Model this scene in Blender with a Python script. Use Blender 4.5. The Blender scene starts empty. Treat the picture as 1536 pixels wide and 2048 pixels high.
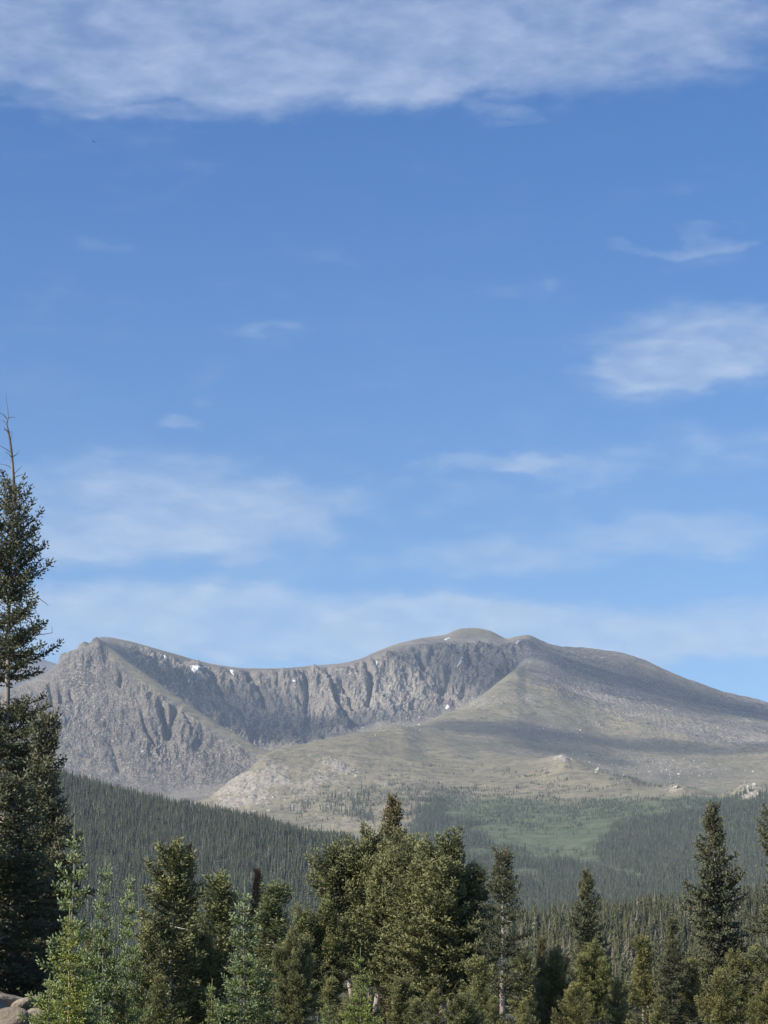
import bpy, math, random
import numpy as np
C = bpy.context.scene
col = C.collection
rad = math.radians

# ------------------------------------------------------------------ camera
PITCH = rad(10.4); F = 4527.0; CZ = 1.7
cam_d = bpy.data.cameras.new('camera'); cam = bpy.data.objects.new('camera', cam_d); col.objects.link(cam)
cam_d.sensor_fit = 'HORIZONTAL'; cam_d.sensor_width = 36.0; cam_d.lens = 36.0 * F / 1536.0
cam_d.clip_start = 0.5; cam_d.clip_end = 60000
cam.location = (0, 0, CZ); cam.rotation_euler = (math.pi / 2 + PITCH, 0, 0)
C.camera = cam

# ------------------------------------------------------------------ world, sun, exposure
SUN_EL = rad(35); SUN_AZ = rad(242)          # compass-like: 0 = +Y (view direction), clockwise; 242 = left and behind
sx, sy, sz = math.sin(SUN_AZ) * math.cos(SUN_EL), math.cos(SUN_AZ) * math.cos(SUN_EL), math.sin(SUN_EL)
sun_d = bpy.data.lights.new('sun', 'SUN'); sun_d.energy = 4.2; sun_d.angle = rad(0.53); sun_d.color = (1.0, 0.93, 0.82)
sun = bpy.data.objects.new('sun', sun_d); col.objects.link(sun)
from mathutils import Vector, Matrix, Euler
sun.rotation_euler = Vector((sx, sy, sz)).to_track_quat('Z', 'Y').to_euler()
C.view_settings.view_transform = 'Standard'; C.view_settings.look = 'None'
C.view_settings.exposure = 0.75; C.view_settings.gamma = 1.0; C.view_settings.use_curve_mapping = False
SKY_STRENGTH = 0.10
HAZE_DENSITY = 4.4e-5; HAZE_COLOR = (0.64, 0.79, 1.0, 1)

def pdir(px, py):
    """direction of a photograph pixel, for laying out things at their true distance"""
    px = np.asarray(px, float); py = np.asarray(py, float)
    x = (px - 768) / F; v = (1024 - py) / F
    c, s = math.cos(PITCH), math.sin(PITCH)
    return x, c - v * s, s + v * c
def azte(px, py):
    x, y, z = pdir(px, py); return np.arctan2(x, y), z / np.hypot(x, y)
def proj(X, Y, Z):
    c, s = math.cos(PITCH), math.sin(PITCH)
    Zr = Z - CZ; w = Y * c + Zr * s
    w = np.where(w < 1e-3, 1e-3, w)
    return 768 + F * X / w, 1024 - F * (-Y * s + Zr * c) / w

world = bpy.data.worlds.new('World'); C.world = world; world.use_nodes = True
nt = world.node_tree; nt.nodes.clear()
def N(t, typ, **kw):
    n = t.nodes.new(typ)
    for k, v in kw.items(): setattr(n, k, v)
    return n
def L(t, a, b): t.links.new(a, b)
def math_n(t, op, a, b=None, c=None, clamp=False):
    n = N(t, 'ShaderNodeMath', operation=op, use_clamp=clamp)
    for i, v in enumerate((a, b, c)):
        if v is None: continue
        if hasattr(v, 'links'): L(t, v, n.inputs[i])
        else: n.inputs[i].default_value = v
    return n.outputs[0]
def maprange(t, v, a, b, c=0.0, d=1.0, smooth=True):
    n = N(t, 'ShaderNodeMapRange', interpolation_type='SMOOTHSTEP' if smooth else 'LINEAR')
    L(t, v, n.inputs[0])
    for i, k in enumerate((a, b, c, d)): n.inputs[i + 1].default_value = k
    return n.outputs[0]
def mixc(t, f, a, b, mode='MIX'):
    n = N(t, 'ShaderNodeMix', data_type='RGBA', blend_type=mode)
    if hasattr(f, 'links'): L(t, f, n.inputs[0])
    else: n.inputs[0].default_value = f
    for i, v in ((6, a), (7, b)):
        if hasattr(v, 'links'): L(t, v, n.inputs[i])
        else: n.inputs[i].default_value = (*v[:3], 1)
    return n.outputs[2]
def noise_n(t, vec, scale, detail=4, rough=0.5, dist=0.0, typ='FBM'):
    n = N(t, 'ShaderNodeTexNoise', noise_dimensions='3D')
    try: n.noise_type = typ
    except Exception: pass
    n.inputs['Scale'].default_value = scale; n.inputs['Detail'].default_value = detail
    n.inputs['Roughness'].default_value = rough; n.inputs['Distortion'].default_value = dist
    if vec is not None: L(t, vec, n.inputs['Vector'])
    return n.outputs[0]

S_ = None
def build_world():
    t = nt
    sky = N(t, 'ShaderNodeTexSky', sky_type='NISHITA')
    sky.sun_disc = False; sky.sun_elevation = SUN_EL; sky.sun_rotation = SUN_AZ
    sky.altitude = 3200; sky.air_density = 1.0; sky.dust_density = 0.6; sky.ozone_density = 2.0
    tc = N(t, 'ShaderNodeTexCoord'); sep = N(t, 'ShaderNodeSeparateXYZ'); L(t, tc.outputs['Generated'], sep.inputs[0])
    x, y, z = sep.outputs
    az = math_n(t, 'MULTIPLY', math_n(t, 'ARCTAN2', x, y), 57.2958)
    el = math_n(t, 'MULTIPLY', math_n(t, 'ARCSINE', z), 57.2958)
    cmb = N(t, 'ShaderNodeCombineXYZ'); L(t, az, cmb.inputs[0]); L(t, el, cmb.inputs[1])
    P = cmb.outputs[0]
    # ragged outlines: the cloud outlines are looked up through a wandering offset
    mw = N(t, 'ShaderNodeMapping'); mw.inputs['Scale'].default_value = (0.35, 0.8, 1); L(t, P, mw.inputs[0])
    nw = N(t, 'ShaderNodeTexNoise'); nw.inputs['Scale'].default_value = 1.0; nw.inputs['Detail'].default_value = 5; nw.inputs['Roughness'].default_value = 0.6; L(t, mw.outputs[0], nw.inputs['Vector'])
    sw_ = N(t, 'ShaderNodeSeparateColor'); L(t, nw.outputs['Color'], sw_.inputs[0])
    azw = math_n(t, 'ADD', az, math_n(t, 'MULTIPLY', math_n(t, 'SUBTRACT', sw_.outputs[0], 0.5), 5.0))
    elw = math_n(t, 'ADD', el, math_n(t, 'MULTIPLY', math_n(t, 'SUBTRACT', sw_.outputs[1], 0.5), 1.6))
    def scaled(sx_, sy_, off=0.0, rot=0.0):
        m = N(t, 'ShaderNodeMapping'); m.inputs['Scale'].default_value = (sx_, sy_, 1)
        m.inputs['Location'].default_value = (off, off * 0.37, off); m.inputs['Rotation'].default_value = (0, 0, rot)
        L(t, P, m.inputs[0]); return m.outputs[0]
    big = noise_n(t, scaled(0.10, 0.42, 3.1, rad(-6)), 1.0, 5, 0.5, 0.3)
    mid = noise_n(t, scaled(0.42, 1.15, 7.7, rad(8)), 1.0, 6, 0.52, 0.35)
    fine = noise_n(t, scaled(1.1, 2.6, 1.3, rad(10)), 1.0, 5, 0.55, 0.2)
    # clouds of this sky: direction (photo pixel of its middle), half width, half height, weight
    blobs = [(250, 40, 620, 120, .55), (1000, 60, 520, 130, .55), (640, 120, 420, 100, .40), (100, 150, 240, 75, .42),
             (470, 205, 160, 42, .30), (820, 190, 150, 45, .28), (1460, 60, 200, 100, .30), (300, 232, 110, 25, .24), (985, 232, 60, 22, .22),
             (1440, 690, 310, 88, .54), (1340, 745, 180, 40, .18), (1270, 770, 160, 40, .22), (1390, 492, 110, 20, .30), (1245, 490, 50, 13, .28), (1410, 462, 60, 12, .2),
             (375, 858, 85, 22, .38), (395, 795, 45, 25, .16), (520, 643, 100, 13, .18), (490, 578, 90, 18, .14), (1030, 575, 90, 22, .16),
             (260, 1010, 430, 110, .46), (520, 1010, 160, 50, .14), (990, 928, 130, 26, .36), (1170, 930, 160, 45, .36), (1430, 900, 180, 60, .22),
             (1000, 1118, 260, 42, .38), (1370, 1070, 280, 48, .40), (400, 1240, 600, 66, .72), (1150, 1268, 680, 66, .66), (200, 1080, 300, 60, .20),
             (500, 1120, 400, 80, .16), (1000, 1010, 300, 60, .12), (480, 1330, 500, 60, .30)]
    tot = None
    for (px, py, w, h, k) in blobs:
        a, te = azte(px, py)
        ca, ce = math.degrees(float(a)), math.degrees(math.atan(float(te)))
        dx = math_n(t, 'MULTIPLY', math_n(t, 'SUBTRACT', azw, ca), 79.0 / w)
        dy = math_n(t, 'MULTIPLY', math_n(t, 'SUBTRACT', elw, ce), 79.0 / h)
        r2 = math_n(t, 'ADD', math_n(t, 'MULTIPLY', dx, dx), math_n(t, 'MULTIPLY', dy, dy))
        g = math_n(t, 'MULTIPLY', maprange(t, r2, 1.7, 0.0), k)
        tot = g if tot is None else math_n(t, 'ADD', tot, g)
    # elsewhere the same kind of broken cloud layer carries on
    inx = maprange(t, math_n(t, 'ABSOLUTE', az), 10.5, 14.0); upe = maprange(t, el, 22.5, 26.0)
    out = math_n(t, 'MAXIMUM', inx, upe)
    tot = math_n(t, 'MINIMUM', tot, 0.6)
    tot = math_n(t, 'ADD', tot, math_n(t, 'MULTIPLY', out, math_n(t, 'MULTIPLY', maprange(t, big, 0.42, 0.62), 0.42)))
    nz = math_n(t, 'ADD', math_n(t, 'MULTIPLY', mid, 0.70), math_n(t, 'MULTIPLY', fine, 0.22))
    dens = math_n(t, 'ADD', tot, math_n(t, 'MULTIPLY', math_n(t, 'SUBTRACT', nz, 0.46), 1.2))
    alpha = math_n(t, 'MULTIPLY', maprange(t, dens, 0.0, 1.0), 0.95)
    sky_c = sky.outputs[0]
    lowness = maprange(t, el, 26.0, 4.0)
    cloud_c = mixc(t, lowness, (2.45, 3.0, 4.35), (3.15, 3.95, 5.0))
    shade = mixc(t, maprange(t, fine, 0.3, 0.75), (0.90, 0.92, 0.95), (1.06, 1.05, 1.03))
    cloud_c = mixc(t, 1.0, cloud_c, shade, 'MULTIPLY')
    tint = mixc(t, 1.0, sky_c, mixc(t, maprange(t, el, 22.0, 4.0), (0.22, 0.60, 0.93), (0.52, 0.71, 0.82)), 'MULTIPLY')
    colr = mixc(t, alpha, tint, cloud_c)
    bg = N(t, 'ShaderNodeBackground'); bg.inputs['Strength'].default_value = SKY_STRENGTH
    L(t, colr, bg.inputs[0]); o = N(t, 'ShaderNodeOutputWorld'); L(t, bg.outputs[0], o.inputs[0])
SKY_R, SKY_G, SKY_B = 1.0, 1.0, 1.0
build_world()

# ------------------------------------------------------------------ helpers
def tag(o, label=None, cat=None, group=None, kind=None):
    if label: o['label'] = label
    if cat: o['category'] = cat
    if group: o['group'] = group
    if kind: o['kind'] = kind
    return o
_perm = np.random.RandomState(7).permutation(65536)
def _h(ix, iy, seed):
    return _perm[(ix * 374761 + iy * 66826 + seed * 9973 + _perm[(iy & 0xffff)]) & 0xffff]
def gnoise(x, y, seed=0):
    ix = np.floor(x).astype(np.int64); iy = np.floor(y).astype(np.int64); fx = x - ix; fy = y - iy
    u = fx * fx * fx * (fx * (fx * 6 - 15) + 10); v = fy * fy * fy * (fy * (fy * 6 - 15) + 10)
    def g(jx, jy, dx, dy):
        a = _h(ix + jx, iy + jy, seed) * (2 * math.pi / 65536); return np.cos(a) * dx + np.sin(a) * dy
    a = g(0, 0, fx, fy); b = g(1, 0, fx - 1, fy); c = g(0, 1, fx, fy - 1); d = g(1, 1, fx - 1, fy - 1)
    return (a + (b - a) * u + (c - a) * v + (a - b - c + d) * u * v) * 1.5
def fbm(x, y, octv=5, seed=0, gain=0.5, ridged=False):
    s = np.zeros(np.broadcast(x, y).shape); a = 1.0; tot = 0
    for i in range(octv):
        n = gnoise(x * 2 ** i + 13.7 * i, y * 2 ** i + 5.1 * i, seed + i)
        if ridged: n = 1 - 2 * np.abs(n)
        s += a * n; tot += a; a *= gain
    return s / tot
def sstep(x, a, b):
    t = np.clip((x - a) / (b - a), 0, 1); return t * t * (3 - 2 * t)
def mesh_np(name, V, Fc, mats=None, midx=None, smooth=True, attrs=None, parent=None, nv=3):
    """V (n,3), Fc (m,nv) -> linked mesh object"""
    V = np.asarray(V, np.float32); Fc = np.asarray(Fc, np.int32)
    me = bpy.data.meshes.new(name); me.vertices.add(len(V)); me.vertices.foreach_set('co', V.ravel())
    m = len(Fc); k = Fc.shape[1]
    me.loops.add(m * k); me.loops.foreach_set('vertex_index', Fc.ravel())
    me.polygons.add(m); me.polygons.foreach_set('loop_start', np.arange(0, m * k, k, dtype=np.int32))
    me.polygons.foreach_set('loop_total', np.full(m, k, np.int32))
    for mt in (mats or []): me.materials.append(mt)
    if midx is not None: me.polygons.foreach_set('material_index', np.asarray(midx, np.int32))
    me.polygons.foreach_set('use_smooth', np.full(m, smooth))
    for nm, arr in (attrs or {}).items():
        arr = np.asarray(arr, np.float32)
        if arr.ndim == 1:
            a = me.attributes.new(nm, 'FLOAT', 'POINT'); a.data.foreach_set('value', arr)
        else:
            a = me.attributes.new(nm, 'FLOAT_COLOR', 'POINT')
            a.data.foreach_set('color', np.concatenate([arr, np.ones((len(arr), 4 - arr.shape[1]), np.float32)], 1).ravel())
    me.update(calc_edges=True)
    o = bpy.data.objects.new(name, me); col.objects.link(o)
    if parent: o.parent = parent
    return o

# ------------------------------------------------------------------ materials
def new_mat(name):
    m = bpy.data.materials.new(name); m.use_nodes = True; t = m.node_tree
    b = t.nodes['Principled BSDF']; b.inputs['Specular IOR Level'].default_value = 0.25
    return m, t, b
def mat_terrain(name='mountain ground', alpine=True):
    m, t, b = new_mat(name)
    g = N(t, 'ShaderNodeNewGeometry'); P = g.outputs['Position']
    at = N(t, 'ShaderNodeAttribute', attribute_name='mask'); sp = N(t, 'ShaderNodeSeparateColor'); L(t, at.outputs['Color'], sp.inputs[0])
    grass, pale, shrub = sp.outputs[0], sp.outputs[1], sp.outputs[2]
    n1 = noise_n(t, P, 0.010, 6, 0.6); n2 = noise_n(t, P, 0.05, 6, 0.65); n3 = noise_n(t, P, 0.16, 4, 0.7)
    rock = mixc(t, maprange(t, n1, 0.35, 0.65), (0.122, 0.108, 0.092), (0.240, 0.210, 0.170))
    rock = mixc(t, maprange(t, n2, 0.52, 0.72), rock, (0.38, 0.335, 0.27))
    rock = mixc(t, maprange(t, n2, 0.47, 0.30), rock, (0.068, 0.067, 0.068))
    ad = N(t, 'ShaderNodeAttribute', attribute_name='lichen_shade'); rock = mixc(t, ad.outputs['Fac'], rock, mixc(t, 1.0, rock, (0.54, 0.53, 0.53), 'MULTIPLY'))  # mask darkens rock: lichen tone together with painted cloud shade
    ck = noise_n(t, P, 0.03, 7, 0.75, 0.6, 'RIDGED_MULTIFRACTAL'); n4 = noise_n(t, P, 0.35, 3, 0.7)
    rock = mixc(t, maprange(t, n4, 0.50, 0.66), rock, (0.42, 0.375, 0.32)); rock = mixc(t, maprange(t, n4, 0.44, 0.34), rock, (0.06, 0.058, 0.058))
    palec = mixc(t, maprange(t, n3, 0.35, 0.65), (0.19, 0.17, 0.14), (0.39, 0.345, 0.28))
    tund = mixc(t, maprange(t, n1, 0.35, 0.65), (0.205, 0.178, 0.112), (0.285, 0.243, 0.158))
    tund = mixc(t, maprange(t, n2, 0.4, 0.7), tund, (0.115, 0.112, 0.080))
    tund = mixc(t, maprange(t, n3, 0.60, 0.72), tund, (0.28, 0.26, 0.225))
    shr = mixc(t, maprange(t, n2, 0.4, 0.62), (0.076, 0.096, 0.050), (0.135, 0.152, 0.084))
    jit = math_n(t, 'MULTIPLY', math_n(t, 'SUBTRACT', n2, 0.5), 0.9)
    def thr(a, w=0.2): return maprange(t, math_n(t, 'ADD', a, jit), 0.5 - w, 0.5 + w)
    c = mixc(t, thr(grass), rock, tund); c = mixc(t, thr(shrub), c, shr)
    jp = math_n(t, 'MULTIPLY', math_n(t, 'SUBTRACT', n3, 0.5), 1.7)
    c = mixc(t, maprange(t, math_n(t, 'ADD', pale, jp), 0.38, 0.62), c, palec)
    L(t, c, b.inputs['Base Color']); b.inputs['Roughness'].default_value = 0.95; b.inputs['Specular IOR Level'].default_value = 0.1
    bp = N(t, 'ShaderNodeBump'); bp.inputs['Distance'].default_value = 30.0
    soft = mixc(t, grass, (1, 1, 1), (0.35, 0.35, 0.35))
    sb = N(t, 'ShaderNodeSeparateColor'); L(t, soft, sb.inputs[0])
    L(t, math_n(t, 'MULTIPLY', sb.outputs[0], 0.55), bp.inputs['Strength'])
    hb = noise_n(t, P, 0.035, 7, 0.68, 0.4)
    L(t, hb, bp.inputs['Height']); L(t, bp.outputs[0], b.inputs['Normal'])
    return m
def mat_simple_ground(name, c1, c2, c3, sc=0.4, bump=0.15):
    m, t, b = new_mat(name); g = N(t, 'ShaderNodeNewGeometry'); P = g.outputs['Position']
    n1 = noise_n(t, P, sc, 5, 0.6); n2 = noise_n(t, P, sc * 9, 4, 0.6)
    c = mixc(t, maprange(t, n1, 0.38, 0.62), c1, c2); c = mixc(t, maprange(t, n2, 0.5, 0.7), c, c3)
    L(t, c, b.inputs['Base Color']); b.inputs['Roughness'].default_value = 0.95
    bp = N(t, 'ShaderNodeBump'); bp.inputs['Distance'].default_value = bump; L(t, n2, bp.inputs['Height']); L(t, bp.outputs[0], b.inputs['Normal'])
    return m
def mat_foliage(name, dark, light, tip, transl=0.25, rough=0.6):
    m, t, b = new_mat(name)
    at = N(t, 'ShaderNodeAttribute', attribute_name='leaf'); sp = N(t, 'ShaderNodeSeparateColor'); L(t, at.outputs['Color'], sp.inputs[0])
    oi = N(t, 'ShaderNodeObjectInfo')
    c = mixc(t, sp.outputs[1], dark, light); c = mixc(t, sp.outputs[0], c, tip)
    g = N(t, 'ShaderNodeNewGeometry'); nz = noise_n(t, g.outputs['Position'], 1.3, 3)
    c = mixc(t, 1.0, c, mixc(t, maprange(t, nz, 0.3, 0.7), (0.8, 0.82, 0.85), (1.15, 1.12, 1.0)), 'MULTIPLY')
    c = mixc(t, 1.0, c, oi.outputs['Color'], 'MULTIPLY')
    L(t, c, b.inputs['Base Color']); b.inputs['Roughness'].default_value = rough; b.inputs['Specular IOR Level'].default_value = 0.25
    tr = N(t, 'ShaderNodeBsdfTranslucent'); L(t, c, tr.inputs[0]); mx = N(t, 'ShaderNodeMixShader'); mx.inputs[0].default_value = transl
    L(t, b.outputs[0], mx.inputs[1]); L(t, tr.outputs[0], mx.inputs[2]); L(t, mx.outputs[0], t.nodes['Material Output'].inputs[0])
    return m
def mat_bark(name, c1, c2, c3, sc=6.0):
    m, t, b = new_mat(name); tc = N(t, 'ShaderNodeTexCoord'); mp = N(t, 'ShaderNodeMapping'); mp.inputs['Scale'].default_value = (1, 1, 0.35)
    L(t, tc.outputs['Object'], mp.inputs[0]); n1 = noise_n(t, mp.outputs[0], sc, 6, 0.7); n2 = noise_n(t, mp.outputs[0], sc * 0.3, 3)
    c = mixc(t, maprange(t, n1, 0.35, 0.62), c1, c2); c = mixc(t, maprange(t, n2, 0.48, 0.6), c, c3)
    L(t, c, b.inputs['Base Color']); b.inputs['Roughness'].default_value = 0.9
    bp = N(t, 'ShaderNodeBump'); bp.inputs['Distance'].default_value = 0.02; L(t, n1, bp.inputs['Height']); L(t, bp.outputs[0], b.inputs['Normal'])
    return m
def mat_forest(name, darks, lights, dead):
    m, t, b = new_mat(name); oi = N(t, 'ShaderNodeObjectInfo'); r = N(t, 'ShaderNodeValToRGB'); L(t, oi.outputs['Random'], r.inputs[0])
    e = r.color_ramp.elements; e[0].position = 0.0; e[0].color = (*darks, 1); e[1].position = 0.86; e[1].color = (*lights, 1)
    k = e.new(0.90); k.color = (*dead, 1)
    at = N(t, 'ShaderNodeAttribute', attribute_name='leaf'); sp = N(t, 'ShaderNodeSeparateColor'); L(t, at.outputs['Color'], sp.inputs[0])
    c = mixc(t, 1.0, r.outputs[0], mixc(t, sp.outputs[1], (0.75, 0.78, 0.8), (1.25, 1.2, 1.1)), 'MULTIPLY')
    L(t, c, b.inputs['Base Color']); b.inputs['Roughness'].default_value = 0.8; b.inputs['Specular IOR Level'].default_value = 0.1
    return m
M = {}
M['terrain'] = mat_terrain()
M['floor'] = mat_simple_ground('forest floor', (0.06, 0.065, 0.035), (0.10, 0.095, 0.06), (0.15, 0.13, 0.09))
M['ground'] = mat_simple_ground('dry ground', (0.12, 0.11, 0.065), (0.075, 0.088, 0.036), (0.19, 0.165, 0.115), 0.5, 0.06)
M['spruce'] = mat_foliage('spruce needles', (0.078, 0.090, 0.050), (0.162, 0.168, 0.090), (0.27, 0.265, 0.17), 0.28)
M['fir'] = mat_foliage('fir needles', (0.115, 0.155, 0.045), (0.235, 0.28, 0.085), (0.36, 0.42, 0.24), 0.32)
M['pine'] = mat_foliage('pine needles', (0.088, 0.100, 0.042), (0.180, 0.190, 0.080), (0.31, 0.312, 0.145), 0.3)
M['bark'] = mat_bark('grey scaly bark', (0.10, 0.085, 0.07), (0.26, 0.22, 0.18), (0.42, 0.37, 0.31))
M['twig'] = mat_bark('twig bark', (0.07, 0.055, 0.04), (0.15, 0.12, 0.09), (0.2, 0.17, 0.13))
M['pale_bark'] = mat_bark('pale pine bark', (0.22, 0.19, 0.16), (0.48, 0.44, 0.39), (0.66, 0.63, 0.58))
M['yellow_bark'] = mat_bark('yellow young bark', (0.25, 0.2, 0.09), (0.42, 0.33, 0.14), (0.5, 0.42, 0.2))
M['pink_bark'] = mat_bark('pinkish bark', (0.22, 0.17, 0.14), (0.46, 0.38, 0.32), (0.58, 0.50, 0.43))
M['dead_wood'] = mat_bark('weathered dead wood', (0.09, 0.078, 0.068), (0.17, 0.15, 0.135), (0.28, 0.26, 0.24))
M['cones'] = mat_bark('purple brown cones', (0.09, 0.05, 0.035), (0.15, 0.085, 0.055), (0.19, 0.12, 0.08), 20)
M['forest'] = mat_forest('far spruce forest', (0.070, 0.084, 0.050), (0.125, 0.138, 0.085), (0.17, 0.16, 0.13))
M['forest_near'] = mat_forest('mid spruce forest', (0.070, 0.078, 0.038), (0.135, 0.132, 0.066), (0.18, 0.165, 0.125))

# ------------------------------------------------------------------ terrain
# Node lines across the view: (photo px, photo py, distance in metres) of crests, breaks of slope and feet.
def line(pts):
    a = np.array(pts, float); az, te = azte(a[:, 0], a[:, 1]); return az, te, a[:, 2]
AZ_IN = np.linspace(rad(-13.5), rad(13.5), 900)
AZ_OUT = np.concatenate([np.linspace(rad(13.5), rad(180), 60)[1:]])
AZ = np.concatenate([-AZ_OUT[::-1], AZ_IN, AZ_OUT]); NC = len(AZ)
def pchip_slopes(x, y):
    h = np.diff(x, axis=0); d = np.diff(y, axis=0) / h
    m = np.zeros_like(y); m[0] = d[0]; m[-1] = d[-1]
    w1 = 2 * h[1:] + h[:-1]; w2 = h[1:] + 2 * h[:-1]
    ok = d[1:] * d[:-1] > 0
    den = np.where(ok, w1 / np.where(ok, d[:-1], 1) + w2 / np.where(ok, d[1:], 1), 1)
    m[1:-1] = np.where(ok, (w1 + w2) / den, 0); return m
def herm(x0, x1, y0, y1, m0, m1, t):
    h = x1 - x0; t2 = t * t; t3 = t2 * t
    return (2 * t3 - 3 * t2 + 1) * y0 + (t3 - 2 * t2 + t) * h * m0 + (-2 * t3 + 3 * t2) * y1 + (t3 - t2) * h * m1
def interp1(xq, x, y):
    m = pchip_slopes(x, y); i = np.clip(np.searchsorted(x, xq) - 1, 0, len(x) - 2)
    t = np.clip((xq - x[i]) / (x[i + 1] - x[i]), 0, 1)
    return herm(x[i], x[i + 1], y[i], y[i + 1], m[i], m[i + 1], t)
def pline(pts):
    az, te, r = line(pts)
    r_ = interp1(AZ, az, r); te_ = interp1(AZ, az, te)
    return r_, CZ + r_ * te_
def flat(r, z): return np.full(NC, float(r)), np.full(NC, float(z))
nodes = []; names = []
def add(name, rz): nodes.append(rz); names.append(name)
add('o', flat(0.5, 0.0)); add('n1', flat(12, 0.0)); add('n2', flat(34, -0.5)); add('n3', flat(60, -1.5)); add('n4', flat(100, -3.2))
add('n5', flat(220, -10)); add('f0', flat(520, -20))
add('fcrest', pline([(-400, 1935, 900), (600, 1930, 950), (850, 1892, 1000), (1050, 1880, 1000), (1130, 1870, 1000), (1230, 1857, 1000), (1300, 1846, 1000), (1380, 1838, 1000), (1536, 1830, 980), (1900, 1810, 950)]))
add('fback', pline([(-400, 1925, 1250), (600, 1925, 1250), (850, 1910, 1300), (1536, 1880, 1300), (1900, 1870, 1300)]))
add('hmid', pline([(-400, 1700, 1650), (130, 1740, 1620), (400, 1775, 1600), (700, 1830, 1570), (900, 1885, 1600), (1536, 1885, 1600), (1900, 1880, 1600)]))
add('hcrest', pline([(-400, 1470, 2250), (0, 1528, 2150), (130, 1564, 2100), (200, 1584, 2080), (300, 1609, 2050), (400, 1629, 2000), (500, 1646, 1980), (600, 1671, 1950), (700, 1694, 1920), (800, 1760, 1900), (900, 1815, 1900), (1050, 1842, 1950), (1536, 1835, 1950), (1900, 1830, 1950)]))
add('hback', pline([(-400, 1600, 2700), (300, 1660, 2600), (600, 1705, 2500), (800, 1765, 2400), (900, 1795, 2350), (1050, 1815, 2350), (1536, 1800, 2350), (1900, 1790, 2350)]))
add('v2', pline([(-400, 1690, 3100), (300, 1690, 3050), (600, 1712, 2950), (800, 1738, 2850), (900, 1740, 2850), (1050, 1748, 2850), (1300, 1738, 2800), (1536, 1720, 2750), (1900, 1700, 2700)]))
add('t2', pline([(-400, 1650, 4000), (300, 1640, 3950), (450, 1632, 3850), (600, 1648, 3700), (700, 1655, 3600), (800, 1640, 3600), (900, 1635, 3600), (1050, 1640, 3600), (1200, 1645, 3500), (1350, 1640, 3400), (1536, 1620, 3300), (1900, 1600, 3200)]))
add('t3', pline([(-400, 1640, 4200), (300, 1625, 4150), (400, 1612, 4080), (470, 1598, 4060), (520, 1580, 4070), (600, 1570, 4080), (700, 1560, 4100), (800, 1555, 4150), (900, 1565, 4150), (1050, 1575, 4050), (1200, 1595, 3900), (1350, 1602, 3750), (1440, 1608, 3680), (1536, 1598, 3500), (1900, 1580, 3400)]))
T_CREST = [(-400, 1640, 4450), (300, 1618, 4350), (380, 1604, 4260), (420, 1593, 4230), (455, 1568, 4240), (500, 1538, 4270), (525, 1515, 4310), (548, 1502, 4370), (590, 1493, 4450), (640, 1481, 4530), (690, 1470, 4610), (740, 1461, 4690), (800, 1453, 4800), (840, 1461, 4830), (900, 1478, 4750), (960, 1500, 4650), (1020, 1512, 4550), (1070, 1518, 4450), (1100, 1514, 4400), (1122, 1511, 4380), (1150, 1519, 4350), (1200, 1538, 4280), (1260, 1557, 4200), (1300, 1570, 4150), (1340, 1574, 4100), (1352, 1571, 4080), (1400, 1581, 4020), (1440, 1590, 3980), (1465, 1583, 3920), (1485, 1574, 3880), (1510, 1569, 3850), (1536, 1570, 3820), (1700, 1560, 3750), (1900, 1540, 3700)]
add('tcrest', pline(T_CREST))
add('tback', pline([(-400, 1625, 4650), (300, 1610, 4550), (420, 1603, 4450), (500, 1560, 4520), (548, 1515, 4620), (640, 1492, 4780), (740, 1470, 4930), (800, 1460, 5000), (850, 1462, 4990), (900, 1475, 4930), (960, 1492, 4870), (1020, 1508, 4790), (1100, 1522, 4700), (1200, 1550, 4620), (1300, 1582, 4500), (1440, 1604, 4380), (1536, 1600, 4300), (1900, 1580, 4200)]))
add('sfoot', pline([(-400, 1560, 4850), (100, 1575, 4800), (200, 1588, 4780), (300, 1597, 4760), (380, 1592, 4760), (450, 1582, 4780), (500, 1562, 4830), (548, 1512, 4900), (640, 1491, 5050), (740, 1468, 5150), (800, 1456, 5200), (850, 1457, 5180), (900, 1468, 5120), (960, 1482, 5080), (1020, 1500, 5020), (1100, 1518, 4950), (1200, 1547, 4850), (1300, 1578, 4750), (1440, 1598, 4650), (1536, 1592, 4600), (1900, 1575, 4500)]))
add('smid', pline([(-400, 1460, 5200), (60, 1455, 5180), (130, 1440, 5200), (200, 1440, 5190), (300, 1475, 5080), (400, 1508, 5000), (480, 1530, 4960), (548, 1509, 4990), (640, 1489, 5120), (740, 1466, 5230), (800, 1455, 5300), (850, 1452, 5300), (930, 1440, 5350), (1020, 1435, 5400), (1100, 1445, 5450), (1200, 1470, 5450), (1300, 1500, 5350), (1440, 1530, 5250), (1536, 1535, 5200), (1900, 1560, 5000)]))
S_CREST = [(-400, 1470, 5500), (0, 1385, 5520), (40, 1371, 5520), (75, 1356, 5530), (98, 1344, 5540), (114, 1336, 5545), (121, 1309, 5550), (140, 1302, 5560), (152, 1300, 5565), (160, 1288, 5570), (169, 1283, 5575), (178, 1286, 5580), (186, 1278, 5590), (194, 1274, 5600), (202, 1280, 5600), (212, 1288, 5590), (230, 1302, 5560), (275, 1336, 5480), (330, 1375, 5380), (380, 1410, 5300), (430, 1444, 5210), (480, 1472, 5130), (540, 1501, 5070), (600, 1498, 5150), (640, 1489, 5200), (740, 1467, 5320), (800, 1456, 5390), (830, 1449, 5410), (880, 1431, 5460), (930, 1411, 5560), (960, 1393, 5640), (1000, 1362, 5800), (1030, 1338, 5950), (1055, 1318, 6030), (1090, 1322, 6030), (1150, 1362, 5950), (1250, 1402, 5850), (1350, 1432, 5750), (1440, 1455, 5700), (1536, 1470, 5650), (1900, 1540, 5400)]
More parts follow.
